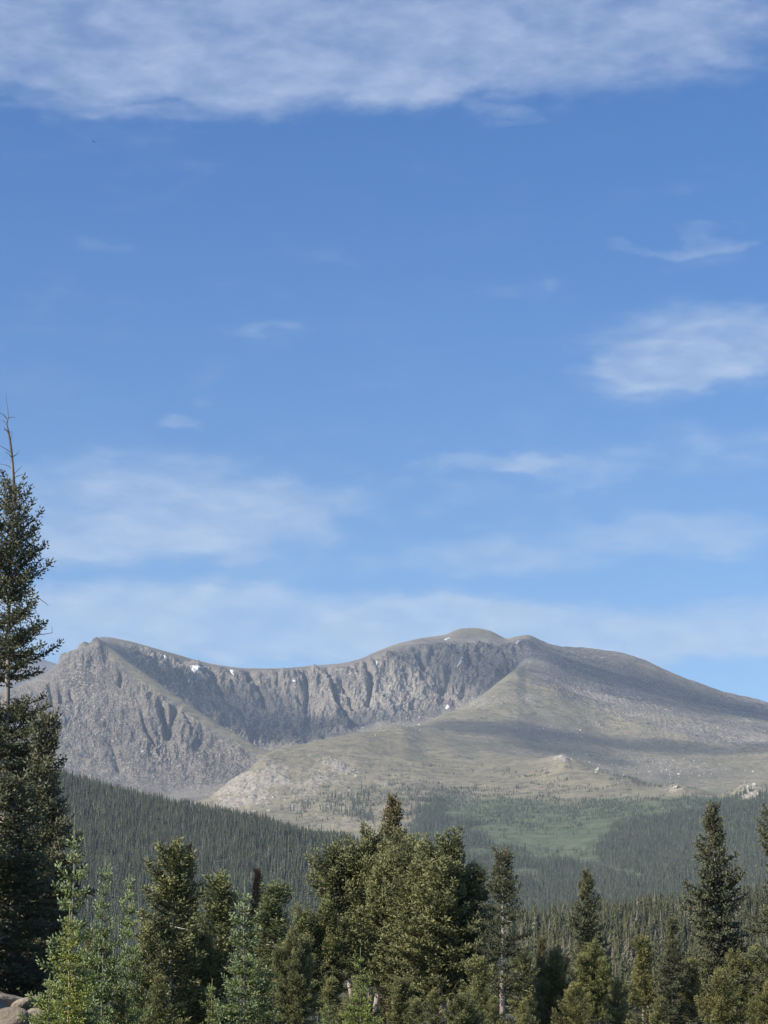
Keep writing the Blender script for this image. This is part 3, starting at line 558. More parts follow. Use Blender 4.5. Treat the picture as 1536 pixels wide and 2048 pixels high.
def conifer(seed, H, Rb, h0=0.6, ring=0.34, nb=6, elo=-18, ehi=50, curl=22, profile=None, tw=0.13, sh=0.10, sl=0.13, sw=0.028, lead=0.3,
            ragged=0.25, gaps=(), cone_top=0.0, trunk_r=0.13, trunk_col='bark', tipw=0.35, lean=(0, 0), dead_twigs=8, tmax=0.5, fat=False, ringtop=0.62):
    """returns dict of meshes data (Soups): trunk, crown, cones"""
    rng = np.random.RandomState(seed); crown, wood, cones = Soup(), Soup(), Soup()
    prof = profile or (lambda t: (1 - t) ** 0.75)
    nh = 14; hs = np.linspace(0, H, nh); tx = np.cumsum(rng.randn(nh)) * H * 0.0016 + lean[0] * (hs / H); ty = np.cumsum(rng.randn(nh)) * H * 0.0016 + lean[1] * (hs / H)
    tp = np.stack([tx, ty, hs], 1); tr = trunk_r * (1 - hs / H) ** 0.85 + 0.006
    Vv, T = tube(tp, tr, 8); wood.add(Vv, T)
    lob = rng.rand(64) * 6.28
    h = h0
    while h < H - lead:
        t = (h - h0) / (H - h0)
        if any(a < h / H < b for a, b in gaps) and rng.rand() < 0.75: h += ring; continue
        c = np.array([np.interp(h, hs, tx), np.interp(h, hs, ty), h])
        k = max(3, int(round(nb * (0.65 + 0.35 * (1 - t)) + rng.randn() * 0.6))); a0 = rng.rand() * 6.28
        for b in range(k):
            a = a0 + b * 2 * math.pi / k + rng.randn() * 0.25
            lf = 1 + ragged * (math.sin(a * 2 + h * 1.7 + lob[0]) * 0.6 + math.sin(a * 3 - h * 2.9 + lob[1]) * 0.5 + rng.randn() * 0.45)
            Lb = Rb * prof(t) * min(max(0.3, lf), 1.55)
            if rng.rand() < 0.08: Lb *= 0.45
            Lb = max(Lb, 0.10)
            e = rad(elo + (ehi - elo) * t ** 1.3 + rng.randn() * 7)
            n = 7; ss = np.linspace(0, 1, n); ea = e + rad(curl) * ss ** 2 - rad(10) * np.sin(ss * math.pi)
            aa = a + rng.randn() * 0.12 * ss
            st = np.stack([np.cos(aa) * np.cos(ea), np.sin(aa) * np.cos(ea), np.sin(ea)], 1) * (Lb / (n - 1))
            bp = c + np.concatenate([np.zeros((1, 3)), np.cumsum(st[:-1], 0)]) 
            br = np.linspace(0.010 + 0.012 * Lb, 0.004, n)
            Vv, T = tube(bp, br, 3); crown.add(Vv, T, 1)
            # twigs on both sides
            m = max(2, int(Lb * 0.88 / tw)); sv = np.linspace(0.14 if Lb > 0.4 else 0.3, 1.0, m); sv = np.clip(sv + rng.randn(m) * 0.02, 0.05, 1)
            base = np.stack([np.interp(sv, ss, bp[:, q]) for q in range(3)], 1); tg = unit(np.stack([np.interp(sv, ss, st[:, q]) for q in range(3)], 1))
            side = unit(np.cross(tg, [0, 0, 1.0])); up = np.cross(side, tg)
            TB, TD, TL = [], [], []
            for sg in (-1, 1):
                ang = rad(52) + rng.randn(m) * 0.18
                d = unit(tg * np.cos(ang)[:, None] + side * (np.sin(ang) * sg)[:, None] + up * (rng.randn(m) * 0.22)[:, None] + np.array([0, 0, 0.05]))
                l = np.minimum(tmax, 0.42 * (1.02 - sv) * Lb + sh * 1.1) * (0.75 + 0.5 * rng.rand(m))
                TB.append(base); TD.append(d); TL.append(l)
            TB.append(base[-1:]); TD.append(tg[-1:]); TL.append(np.array([sh * 1.5]))
            # upright and hanging twigs give the spray depth
            for sgn in (1, -1):
                u = rng.rand(m) < (0.9 if Lb > 0.3 else 0.5)
                TB.append(base[u]); TD.append(unit(tg * 0.6 + up * sgn * (0.8 if sgn > 0 else 0.6) + side * rng.randn(m, 1) * 0.6)[u]); TL.append((sh * (1.2 + 1.6 * rng.rand(m)) * (1.15 - 0.5 * sv))[u])
            TB, TD, TL = np.concatenate(TB), np.concatenate(TD), np.concatenate(TL)
            ks = np.maximum(1, (TL / sh).astype(int)); idx = np.repeat(np.arange(len(TL)), ks + 1)
            pos = np.concatenate([np.arange(q + 1) / q for q in ks])
            B = TB[idx] + TD[idx] * (TL[idx] * pos * 0.9)[:, None]
            S2 = unit(np.cross(TD[idx], [0, 0, 1.0]) + 1e-6); sgn = np.where(rng.rand(len(idx)) < 0.5, -1, 1)[:, None]
            term = (pos > 0.999)[:, None]
            D = unit(TD[idx] + np.where(term, 0, 1) * (S2 * sgn * 0.75) + rng.randn(len(idx), 3) * 0.22 + np.array([0, 0, 0.12]))
            Ls = sl * (0.7 + 0.6 * rng.rand(len(idx))); Ws = sw * (0.75 + 0.5 * rng.rand(len(idx)))
            out = np.linalg.norm(B - c, axis=1) / Lb
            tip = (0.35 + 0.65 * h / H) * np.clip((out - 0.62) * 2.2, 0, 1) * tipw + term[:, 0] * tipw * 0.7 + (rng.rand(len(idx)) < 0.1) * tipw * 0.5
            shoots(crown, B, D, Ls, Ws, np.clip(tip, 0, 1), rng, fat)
            if cone_top > 0 and h / H > 1 - cone_top and rng.rand() < 0.85:
                kk = rng.randint(2, 7); q = rng.rand(kk) * 0.7 + 0.3
                CB = np.stack([np.interp(q, ss, bp[:, z_]) for z_ in range(3)], 1) + rng.randn(kk, 3) * 0.04
                CD = unit(rng.randn(kk, 3) * 0.35 + np.array([0, 0, -1.0])); Vv, T = spindles(CB, CD, np.full(kk, 0.085), np.full(kk, 0.022), rng, 0.5); cones.add(Vv, T)
        h += ring * (0.75 + 0.5 * rng.rand()) * (ringtop + (1 - ringtop) * (1 - t))
    # leader
    top = tp[-1]
    if lead > 0.05:
        lp = np.stack([np.interp(np.linspace(H - lead, H, 3), hs, tx), np.interp(np.linspace(H - lead, H, 3), hs, ty), np.linspace(H - lead, H, 3)], 1)
        n = int(lead / 0.012); q = rng.rand(n); B = lp[0] + (lp[-1] - lp[0]) * q[:, None]; a = rng.rand(n) * 6.28
        D = unit(np.stack([np.cos(a) * 0.45, np.sin(a) * 0.45, np.ones(n)], 1)); shoots(crown, B, D, np.full(n, 0.055), np.full(n, 0.012), np.full(n, min(1, tipw * 1.6)), rng)
        k = 5; a = np.arange(k) * 1.257; D = unit(np.stack([np.cos(a), np.sin(a), np.full(k, 0.7)], 1)); B = np.repeat(lp[:1], k, 0)
        shoots(crown, B, D, np.full(k, sl * 1.2), np.full(k, sw), np.full(k, min(1, tipw * 1.4)), rng)
    # bare dead twigs low on the trunk
    for q in range(dead_twigs):
        hh = rng.rand() * H * 0.8 + 0.3; a = rng.rand() * 6.28; l = 0.25 + rng.rand() * 0.5
        c = np.array([np.interp(hh, hs, tx), np.interp(hh, hs, ty), hh])
        p = c + np.array([[0, 0, 0], [math.cos(a) * l * .5, math.sin(a) * l * .5, 0.05], [math.cos(a + .3) * l, math.sin(a + .3) * l, -0.05 + rng.rand() * 0.2]])
        Vv, T = tube(p, [0.012, 0.008, 0.004], 4); wood.add(Vv, T)
    return dict(trunk=wood, crown=crown, cones=cones if cones.n else None, H=H, tm=trunk_col)
def pine(seed, H, Rb, base=0.35, nl=34, tufts=230, flat_top=0.5, stems=2, tl=0.17, tw_=0.030, trunk_r=0.12, tm='pale_bark', cols=1.0):
    rng = np.random.RandomState(seed); crown, wood = Soup(), Soup()
    tops = []
    for q in range(stems):
        a = rng.rand() * 6.28; off = (0.05 if stems == 1 else 0.38) * Rb
        n = 9; t = np.linspace(0, 1, n); hh = H * 0.86 * (1 if q == 0 else 0.75 + 0.2 * rng.rand())
        wob = np.cumsum(rng.randn(n, 2) * 0.05, 0)
        p = np.stack([math.cos(a) * off * t ** 0.8 + wob[:, 0], math.sin(a) * off * t ** 0.8 + wob[:, 1], t * hh], 1)
        Vv, T = tube(p, trunk_r * (1 - 0.85 * t) * (1 if q == 0 else 0.75), 8); wood.add(Vv, T); tops.append(p)
    lobes = []
    for i in range(nl):
        z = base + (1 - base) * (i + 0.5) / nl; a = i * 2.39996 + rng.randn() * 0.3
        env = math.sqrt(max(0.02, 1 - (max(0, (z - flat_top)) / (1.02 - flat_top)) ** 2)) * (0.55 + 0.45 * min(1, (z - base) / 0.2 + 0.25))
        rr = Rb * env * (0.25 + 0.68 * rng.rand() ** 0.6)
        sz_ = Rb * (0.13 + 0.13 * rng.rand())
        lobes.append((math.cos(a) * rr, math.sin(a) * rr, z * H - sz_ * 1.1, sz_, sz_ * (1.1 + 0.8 * rng.rand())))
    for (x, y, z, r, rz) in lobes:
        c = np.array([x, y, z]); st = tops[rng.randint(len(tops))]; zi = max(0.12 * H, z - 0.45 * math.hypot(x, y) - 0.2)
        b0 = np.array([np.interp(zi, st[:, 2], st[:, k]) for k in range(3)]); mid = (b0 + c) / 2 + np.array([0, 0, -0.12]) + rng.randn(3) * 0.08
        q = np.linspace(0, 1, 5)[:, None]; p = (1 - q) ** 2 * b0 + 2 * q * (1 - q) * mid + q * q * (c + np.array([0, 0, rz * 0.3]))
        Vv, T = tube(p, np.linspace(0.035, 0.012, 5), 4); wood.add(Vv, T)
        n = int(tufts * (0.8 + 0.4 * rng.rand())); d = unit(rng.randn(n, 3)); d[:, 2] = np.where(d[:, 2] < -0.25, -d[:, 2], d[:, 2])
        sh = 0.55 + 0.45 * rng.rand(n) ** 0.45; lump = 1 + 0.22 * np.sin(d[:, 0] * 7 + x * 5) * np.sin(d[:, 1] * 7 + z * 3) + 0.15 * np.sin(d[:, 2] * 9 + y * 4)
        B = c + d * np.array([r, r, rz]) * (sh * lump)[:, None]
        main = unit(d * 0.45 + np.array([0, 0, 0.85]) + rng.randn(n, 3) * 0.22)
        # twig
        m = n // 5; 
        for k in range(m):
            if k % 2 == 0:
                Vv, T = tube(np.stack([c + (B[k] - c) * 0.25, B[k]]), [0.007, 0.004], 3); crown.add(Vv, T, 1)
        for k in range(7):
            D = unit(main + rng.randn(n, 3) * 0.42); tip = np.clip(0.15 + 0.75 * (sh - 0.6) * 2 * (0.4 + 0.6 * rng.rand(n)), 0, 1) * 0.8
            shoots(crown, B + main * 0.02 * k, D, tl * (0.65 + 0.6 * rng.rand(n)), tw_ * (0.7 + 0.5 * rng.rand(n)), tip, rng)
    return dict(trunk=wood, crown=crown, cones=None, H=H, tm=tm)

def multi_pine(seed, H, stems, h0, tm='pale_bark', **kw):
    """several leaning stems that share one rounded crown"""
    rng = np.random.RandomState(seed); crown, wood = Soup(), Soup()
    for i, (dx, dy, hf, Rb) in enumerate(stems):
        d = conifer(seed * 10 + i, H * hf, Rb, h0=h0 * (0.85 + 0.3 * rng.rand()), lean=(dx * 0.85, dy * 0.85), lead=0.03, ragged=0.5, dead_twigs=3, trunk_col=tm,
                    profile=lambda t: 0.38 + 0.62 * math.sqrt(max(0, 1 - t ** 2.4)) - 0.25 * max(0, 0.15 - t) / 0.15, **kw)
        for src, dst in ((d['crown'], crown), (d['trunk'], wood)):
            V_, F_, m_, l_ = src.get(); V_ = V_ + np.array([dx * 0.15, dy * 0.15, 0]); dst.v.append(V_); dst.f.append(F_ + dst.n); dst.m.append(m_); dst.l.append(l_); dst.n += len(V_)
    return dict(trunk=wood, crown=crown, cones=None, H=H, tm=tm)
PROTO = {}
def proto(key, data, fol):
    """the first tree of a kind; later ones are copies with copies of its parts"""
    PROTO[key] = dict(data=data, fol=fol, root=None)
def place_tree(key, px, top, D, label, cat, name, hw=1.0, stem=None, color=(1, 1, 1), rot=None, group=None, cone=False, base=None, tilt=(0, 0)):
    a, te = azte(px, top); x, y = D * math.sin(a), D * math.cos(a); zb = ground_z(x, y) - 0.08
    ztop = CZ + D * float(te); Hh = ztop - zb
    P = PROTO[key]; d = P['data']; s_ = Hh / d['H']
    if P['root'] is None:
        root = bpy.data.objects.new(name, None); col.objects.link(root)
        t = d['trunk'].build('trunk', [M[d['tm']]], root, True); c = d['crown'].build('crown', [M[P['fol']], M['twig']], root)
        parts = [t, c]
        if d['cones'] is not None: k = d['cones'].build('cones', [M['cones']], root); k['kind'] = 'stuff'; parts.append(k)
        P['root'] = root; P['parts'] = parts; P['n'] = name
    else:
        src = P['root']; root = src.copy(); root.name = name; col.objects.link(root)
        for k in list(root.keys()): del root[k]
        parts = []
        for ch in P['parts']:
            q = ch.copy(); col.objects.link(q); q.parent = root; parts.append(q)
    root.location = (x, y, zb); root.scale = (s_ * hw, s_ * hw, s_)
    root.rotation_euler = (tilt[0], tilt[1], rot if rot is not None else (px * 0.37 + D) % 6.28)
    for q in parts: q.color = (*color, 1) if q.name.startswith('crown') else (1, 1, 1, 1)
    if stem:
        parts[0].material_slots[0].link = 'OBJECT'; parts[0].material_slots[0].material = M[stem]
    tag(root, label, cat, group)
    return root

# kinds of tree --------------------------------------------------------------
proto('big', conifer(3, 14.0, 1.9, h0=0.5, ring=0.31, nb=8, tw=0.095, sh=0.07, sl=0.095, sw=0.026, lead=0.15, ragged=0.58, curl=24, elo=-24,
      profile=lambda t: 0.32 + 0.68 * (1 - t) ** 0.9 if t < 0.95 else 0.26, gaps=((0.60, 0.635), (0.74, 0.76), (0.40, 0.42)), trunk_r=0.17, tipw=0.35, dead_twigs=30), 'spruce')
proto('open', conifer(8, 8.0, 1.15, h0=0.4, ring=0.26, nb=6, tw=0.09, sh=0.07, sl=0.10, sw=0.027, lead=0.12, ragged=0.6, curl=30, elo=-12,
      profile=lambda t: 0.42 + 0.58 * (1 - t) ** 0.8 if t < 0.95 else 0.3, gaps=((0.05, 0.13), (0.19, 0.30), (0.42, 0.47), (0.60, 0.63)), cone_top=0.28, trunk_r=0.15, trunk_col='pink_bark', tipw=0.35, dead_twigs=22), 'spruce')
proto('spire', conifer(12, 8.0, 1.35, h0=0.4, ring=0.25, nb=7, tw=0.095, sh=0.075, sl=0.11, sw=0.031, lead=0.16, ragged=0.40, curl=26, elo=-15,
      profile=lambda t: 0.09 + 0.91 * (1 - t) ** 0.68, cone_top=0.22, trunk_r=0.12, tipw=0.40), 'spruce')
proto('fir', conifer(21, 4.2, 0.95, h0=0.2, ring=0.22, nb=6, tw=0.07, sh=0.052, sl=0.080, sw=0.019, lead=0.50, ragged=0.38, curl=34, elo=-8, ehi=48,
      profile=lambda t: 0.07 + 0.93 * (1 - t) ** 0.95, trunk_r=0.03, trunk_col='bark', tipw=0.75, dead_twigs=0, tmax=0.26, fat=True, ringtop=1.35), 'fir')
proto('fir2', conifer(27, 3.6, 0.90, h0=0.2, ring=0.21, nb=6, tw=0.07, sh=0.052, sl=0.075, sw=0.018, lead=0.40, ragged=0.42, curl=28, elo=0, ehi=46,
      profile=lambda t: 0.07 + 0.93 * (1 - t) ** 1.0, cone_top=0.0, trunk_r=0.028, trunk_col='bark', tipw=0.65, dead_twigs=0, tmax=0.24, fat=True, ringtop=1.3), 'fir')
mp = dict(ring=0.185, nb=6, tw=0.085, sh=0.062, sl=0.105, sw=0.023, elo=2, ehi=70, curl=34, tipw=0.8, tmax=0.42)
proto('pine', multi_pine(31, 6.0, [(0.1, 0, 1.0, 1.0), (-0.95, 0.2, 0.93, 0.95), (0.9, -0.2, 0.95, 0.95), (-0.2, 0.9, 0.90, 0.9), (0.15, -0.9, 0.86, 0.9)], 2.3, tm='pink_bark', trunk_r=0.09, **mp), 'pine')
proto('pine2', multi_pine(39, 6.0, [(-0.3, 0, 1.0, 1.0), (0.75, 0.25, 0.93, 0.95), (-0.2, -0.75, 0.84, 0.9), (-0.85, 0.5, 0.88, 0.85)], 1.9, tm='pink_bark', trunk_r=0.09, **mp), 'pine')
up = dict(curl=30, fat=False, dead_twigs=4, tipw=0.8)
proto('slim', conifer(41, 5.0, 0.72, h0=0.9, ring=0.15, nb=5, tw=0.085, sh=0.06, sl=0.10, sw=0.021, lead=0.04, ragged=0.55, elo=12, ehi=72,
      profile=lambda t: 0.25 + 0.75 * math.sqrt(max(0, 1 - t ** 2.2)), trunk_r=0.07, trunk_col='pale_bark', tmax=0.4, **up), 'pine')
proto('bush', conifer(47, 3.2, 1.0, h0=0.25, ring=0.13, nb=6, tw=0.08, sh=0.055, sl=0.10, sw=0.020, lead=0.03, ragged=0.6, elo=18, ehi=75,
      profile=lambda t: 0.30 + 0.70 * math.sqrt(max(0, 1 - t ** 2)), trunk_r=0.04, trunk_col='pale_bark', tmax=0.34, **up), 'pine')
proto('bushb', conifer(53, 3.4, 0.85, h0=0.3, ring=0.14, nb=5, tw=0.08, sh=0.055, sl=0.10, sw=0.020, lead=0.03, ragged=0.75, elo=8, ehi=65,
      profile=lambda t: 0.15 + 0.85 * (1 - t) ** 0.6, trunk_r=0.04, trunk_col='pale_bark', tmax=0.34, **up), 'pine')
print('PROTO TRIS', {k: sum(len(f) for f in p['data']['crown'].f) + sum(len(f) for f in p['data']['trunk'].f) for k, p in PROTO.items()})

# ------------------------------------------------------------------ foreground trees
T = place_tree
lean = (0, 0)
main = T('big', 27, 968, 74, 'tall spruce with a bare dead spire above its dark crown at the left edge', 'spruce tree', 'spruce_tree', hw=0.88, rot=0.6)
T('spire', -200, 1330, 63, 'unseen spruce added outside the left edge to shade the lower trees', 'spruce tree', 'spruce_tree', hw=1.4, rot=.2)  # added out of view for the shade it throws on the low trees
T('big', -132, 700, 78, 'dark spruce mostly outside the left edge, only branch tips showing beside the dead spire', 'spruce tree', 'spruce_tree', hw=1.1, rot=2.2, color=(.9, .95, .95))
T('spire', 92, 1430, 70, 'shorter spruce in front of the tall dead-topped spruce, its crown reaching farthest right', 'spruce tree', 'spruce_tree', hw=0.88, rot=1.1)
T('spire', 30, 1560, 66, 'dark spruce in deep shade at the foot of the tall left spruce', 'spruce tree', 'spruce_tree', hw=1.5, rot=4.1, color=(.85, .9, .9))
T('big', 62, 1480, 77, 'broad dark spruce filling the gap behind the shorter left spruce', 'spruce tree', 'spruce_tree', hw=1.0, rot=5.3)
T('fir', 147, 1638, 42, 'tallest pale green young fir with a long bare leader, left of the others', 'fir tree', 'young_fir_tree', hw=0.78, color=(1.05, 1.05, 1))
T('fir2', 210, 1704, 44, 'young blue green fir with a pale spike, second from the left', 'fir tree', 'young_fir_tree', hw=0.60, color=(1, 1.05, 1), rot=1.0)
T('fir', 258, 1729, 45.5, 'slim young fir with reddish shoots below its leader, beside the white trunked pine', 'fir tree', 'young_fir_tree', hw=0.56, rot=2.6, color=(1.1,1.1,.9))
T('fir', 142, 1810, 38, 'bright yellow green young fir with a yellow stem in front of the tallest fir', 'fir tree', 'young_fir_tree', hw=0.9, color=(1.25, 1.15, .7), rot=4.0, stem='yellow_bark')
T('fir2', 98, 1948, 35, 'small bright green fir sapling beside the boulders', 'fir tree', 'young_fir_tree', hw=1.25, color=(1.2, 1.15, .75), rot=0.3)
T('fir', 492, 1758, 46, 'silvery green young fir with pale branch tips in front of the brown topped spruce', 'fir tree', 'young_fir_tree', hw=0.95, color=(1, 1.02, 1.02), rot=5.0)
T('fir2', 424, 1958, 40, 'small pale fir with a yellow stem at the bottom, left of the silvery fir', 'fir tree', 'young_fir_tree', hw=0.9, color=(1.1, 1.1, .9), rot=2.0, stem='yellow_bark')
T('fir2', 722, 1897, 45, 'yellow green young fir in front of the big round pine', 'fir tree', 'young_fir_tree', hw=0.85, color=(1.15, 1.15, .75), rot=3.0)
T('fir', 655, 2000, 41, 'small fir whose leader just shows at the bottom, left of the yellow green fir', 'fir tree', 'young_fir_tree', hw=1.0, color=(1, 1.05, .8), rot=1.7)
T('slim', 345, 1703, 55, 'slender pine with a white trunk between young firs and the silvery fir', 'pine tree', 'pine_tree', hw=1.25, rot=2.9)
T('slim', 437, 1764, 57, 'slender pine with upright tufts just left of the silvery fir', 'pine tree', 'pine_tree', hw=1.3, rot=2.4, color=(.95, 1, .95))
T('slim', 548, 1782, 54, 'pine behind the right side of the silvery fir, below the brown spike', 'pine tree', 'pine_tree', hw=1.4, rot=4.4, color=(.92, .98, .95))
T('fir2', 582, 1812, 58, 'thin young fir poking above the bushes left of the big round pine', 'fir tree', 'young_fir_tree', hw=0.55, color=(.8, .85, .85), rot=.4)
T('pine', 732, 1690, 71, 'largest round crowned pine, left half of the big pair in the middle', 'pine tree', 'pine_tree', hw=1.06, rot=0.2)
T('pine2', 886, 1700, 64.5, 'round crowned pine, right half of the big pair in the middle', 'pine tree', 'pine_tree', hw=1.12, rot=1.9)
T('pine2', 806, 1698, 67, 'pine crown merging between the left and right halves of the big pair', 'pine tree', 'pine_tree', hw=0.95, rot=4.6)
T('pine2', 640, 1820, 67, 'lower bushy pine against the left side of the biggest round pine', 'pine tree', 'pine_tree', hw=0.95, rot=3.3, color=(.95, .98, .95))
T('spire', 785, 1595, 98, 'brown tinged spruce top rising behind the big round pine', 'spruce tree', 'spruce_tree', hw=0.80, rot=3.0, color=(1.15, .95, .8))
T('open', 1003, 1708, 60, 'ragged spruce with a pinkish bare trunk and cone laden top right of the round pines', 'spruce tree', 'spruce_tree', hw=0.95, rot=0.5)
T('spire', 1172, 1742, 86, 'small spire shaped spruce standing alone against the far forest', 'spruce tree', 'spruce_tree', hw=0.95, rot=2.7, color=(.95, .98, .9))
T('spire', 1427, 1611, 76, 'tall dense spruce at the right, highest against the wooded slope', 'spruce tree', 'spruce_tree', hw=0.95, rot=5.2)
T('spire', 1343, 1836, 69, 'short spruce with a thin tip left of the tall dense right spruce', 'spruce tree', 'spruce_tree', hw=1.0, rot=1.2)
T('open', 1558, 1625, 68, 'ragged spruce cut by the right edge of the picture', 'spruce tree', 'spruce_tree', hw=1.0, rot=2.0)
T('spire', 514, 1740, 82, 'narrow reddish brown spruce spike behind the silvery fir', 'spruce tree', 'spruce_tree', hw=0.62, rot=2.0, color=(1.6, .9, .75))
T('spire', 377, 1693, 82, 'thin reddish brown spruce spike behind the white trunked pine', 'spruce tree', 'spruce_tree', hw=0.55, rot=0.2, color=(1.6, .9, .75))
T('spire', 1083, 1875, 74, 'small spruce with a rusty red tip right of the pink trunked spruce', 'spruce tree', 'spruce_tree', hw=0.8, rot=0.9, color=(1.1, .95, .8))
T('pine2', 1188, 1900, 82, 'rounded light green pine below the lone spire shaped spruce', 'pine tree', 'pine_tree', hw=1.0, rot=1.0, color=(1.05, 1.08, 1))
T('slim', 1285, 1883, 78, 'yellowish green pine with upright tufts between the lone spire and the tall right spruce', 'pine tree', 'pine_tree', hw=1.2, rot=0.7, color=(1.15, 1.08, .95))
T('pine2', 1500, 1908, 75, 'light green bushy pine in the lower right corner', 'pine tree', 'pine_tree', hw=1.15, rot=2.9, color=(1.05, 1.05, 1))
# lower trees that close the thicket along the bottom
low = [('bush', 190, 1900, 54, 'dark green bushy pine behind the three leftmost young firs', .7), ('bush', 300, 1860, 54, 'bushy pine below the slim fir, left of the white trunk', .9),
       ('bush', 395, 1890, 56, 'shaded bushy pine right of the white trunk', .8), ('slim', 320, 1960, 47, 'low pine at the bottom below the white trunk', 1.3),
       ('pine2', 590, 1880, 52, 'olive pine in the dip left of the big round pine', .8), ('bush', 520, 1930, 50, 'low bushy pine at the bottom right of the silvery fir', 1.0),
       ('bush', 800, 1978, 60, 'low bushy pine at the foot of the biggest round pine', 1.0), ('bush', 868, 1985, 63, 'low bushy pine under the two big pines', 1.0),
       ('bush', 960, 1945, 58, 'low bushy pine left of the pinkish trunk', .9), ('slim', 1045, 1905, 62, 'pine just right of the pinkish trunk', 1.1),
       ('bush', 1110, 1930, 66, 'grey green bushy pine right of the rusty tipped spruce', .9), ('bush', 1235, 1965, 62, 'olive bush in the middle of the right thicket', 1.0),
       ('bush', 1150, 1990, 56, 'low green bush at the bottom below the light green pine', 1.0), ('slim', 1380, 1925, 70, 'pine at the foot of the tall right spruce', 1.3),
       ('bush', 1440, 1965, 60, 'low light green bush near the right corner', 1.0), ('bush', 1320, 2000, 55, 'low bush at the bottom below the short spruce', 1.0),
       ('bush', 720, 1990, 56, 'low bush behind the yellow green fir', 1.0), ('bush', 240, 1990, 44, 'low green bush at the bottom under the second young fir', .9),
       ('bush', 1540, 1985, 62, 'low bush cut by the right edge at the bottom', 1.0), ('bush', 1050, 2005, 52, 'low bush right of the foot of the pinkish trunk', .8), ('pine2', 930, 1975, 66, 'low pine filling the gap between the two big pines and the pinkish trunk', .6),
       ('bush', 660, 1965, 60, 'low bushy pine behind the small fir at the bottom', 1.0), ('bush', 1085, 1985, 70, 'low grey green bush behind the pinkish trunk', 1.0),
       ('bush', 835, 2005, 50, 'bush at the bottom between the trunks of the two big pines', 1.2), ('bush', 925, 2008, 49, 'bush at the bottom right of the two big pines', 1.2), ('bush', 985, 2000, 54, 'bush at the bottom left of the pinkish trunk', 1.1)]
for i, (k, px, top, D, lb, hw) in enumerate(low):
    if k == 'bush' and i % 2: k = 'bushb'
    g = 0.9 + 0.2 * ((i * 0.618) % 1); warm = 1.12 if px > 1100 else 1.0
    T(k, px, top, D, lb, 'pine tree', 'pine_tree', hw=hw, rot=i * 1.7, color=(g * warm, g * (1 + (warm - 1) * .5), g * 0.95))

# the dead spire of the tall left spruce, part of that tree
def dead_top():
    w = Soup(); DD = 74.0
    def loc(px, py, dy=0.0):
        a, te = azte(px, py); p = np.array([DD * math.sin(a), DD * math.cos(a) + dy, CZ + DD * float(te)]); return p
    def tb(pts, r, n=6):
        P = np.array([loc(*q) for q in pts]); Vv, T_ = tube(P, np.asarray(r) * 1.0, n); w.add(Vv, T_)
    tb([(29, 1010), (28, 975), (25, 930), (23, 905), (20, 880), (16, 860), (13, 848), (16, 836), (15, 815), (12, 800), (13, 786)], [.065, .06, .052, .046, .04, .034, .028, .022, .016, .010, .004])
    for pts in ([(16, 836), (22, 836), (30, 834)], [(13, 846), (8, 842), (0, 840)], [(14, 838), (6, 828), (-2, 826)], [(14, 862), (9, 856), (10, 861), (20, 864), (25, 868), (21, 878)],
                [(26, 912), (33, 908), (40, 901)], [(24, 916), (17, 908), (10, 904)], [(22, 905), (12, 898), (-2, 890)], [(28, 948), (35, 943), (43, 931)], [(26, 938), (14, 930), (-3, 928)],
                [(29, 956), (37, 951), (44, 948)], [(2, 985), (4, 972), (-1, 962)]):
        n = len(pts); q = [(a, b, 0.1 * math.sin(i + a)) for i, (a, b) in enumerate(pts)]; tb(q, np.linspace(.016, .005, n), 4)
    # long bare branches low in the crown
    spire_w = w; w = Soup(); extra = []
    for pts in ([(33, 1305), (60, 1285), (75, 1275), (95, 1273), (110, 1270), (109, 1258)], [(33, 1315), (62, 1292), (75, 1278), (84, 1272)], [(32, 1235), (60, 1228), (76, 1225), (84, 1240)], [(32, 1215), (80, 1200), (95, 1210), (102, 1216)]):
        n = len(pts); tb([(a, b, -0.6) for a, b in pts], np.linspace(.018, .006, n), 4); extra.append(w.build('bare_branch', [M['dead_wood']], None, True)); w = Soup()
    o = spire_w.build('dead_spire', [M['dead_wood']], None, True)
    bpy.context.view_layer.update()
    for q in extra + [o]: q.parent = main; q.matrix_parent_inverse = main.matrix_basis.inverted()
    o['label'] = 'bare weathered spire with short crooked twigs'
dead_top()

# ------------------------------------------------------------------ boulders on the bank
M['rock'] = mat_simple_ground('granite boulder', (0.20, 0.165, 0.125), (0.30, 0.25, 0.195), (0.20, 0.18, 0.16), 1.2, 0.05)
def boulder(px, py, D, r, seed, label, sq=(1, 1, .7)):
    rng = np.random.RandomState(seed); import bmesh
    bm = bmesh.new(); bmesh.ops.create_icosphere(bm, subdivisions=4, radius=1)
    pl = unit(rng.randn(9, 3)); dd = 0.62 + 0.25 * rng.rand(9)
    vv = np.array([v.co[:] for v in bm.verts]); 
    k = np.min(np.where(vv @ pl.T > 0.05, dd[None] / np.maximum(vv @ pl.T, 0.05), 9), axis=1); vv = vv * np.minimum(k, 1)[:, None]
    vv *= (1 + 0.06 * fbm(vv[:, 0] * 3 + seed, vv[:, 1] * 3 + vv[:, 2] * 2.1, 4, seed))[:, None]
    for v, c_ in zip(bm.verts, vv): v.co = c_
    me = bpy.data.meshes.new('boulder'); bm.to_mesh(me); bm.free(); me.materials.append(M['rock'])
    o = bpy.data.objects.new('boulder', me); col.objects.link(o)
    a, te = azte(px, py); o.location = (D * math.sin(a), D * math.cos(a), CZ + D * float(te)); o.scale = (r * sq[0], r * sq[1], r * sq[2]); o.rotation_euler = (rng.rand() * .4, rng.rand() * .4, rng.rand() * 6)
    tag(o, label, 'boulder', 'boulders on the bank at the lower left')
boulder(18, 2003, 46, .36, 1, 'pale flat boulder on the bank at the left edge, topmost of the pile', (1.5, 1, .5))
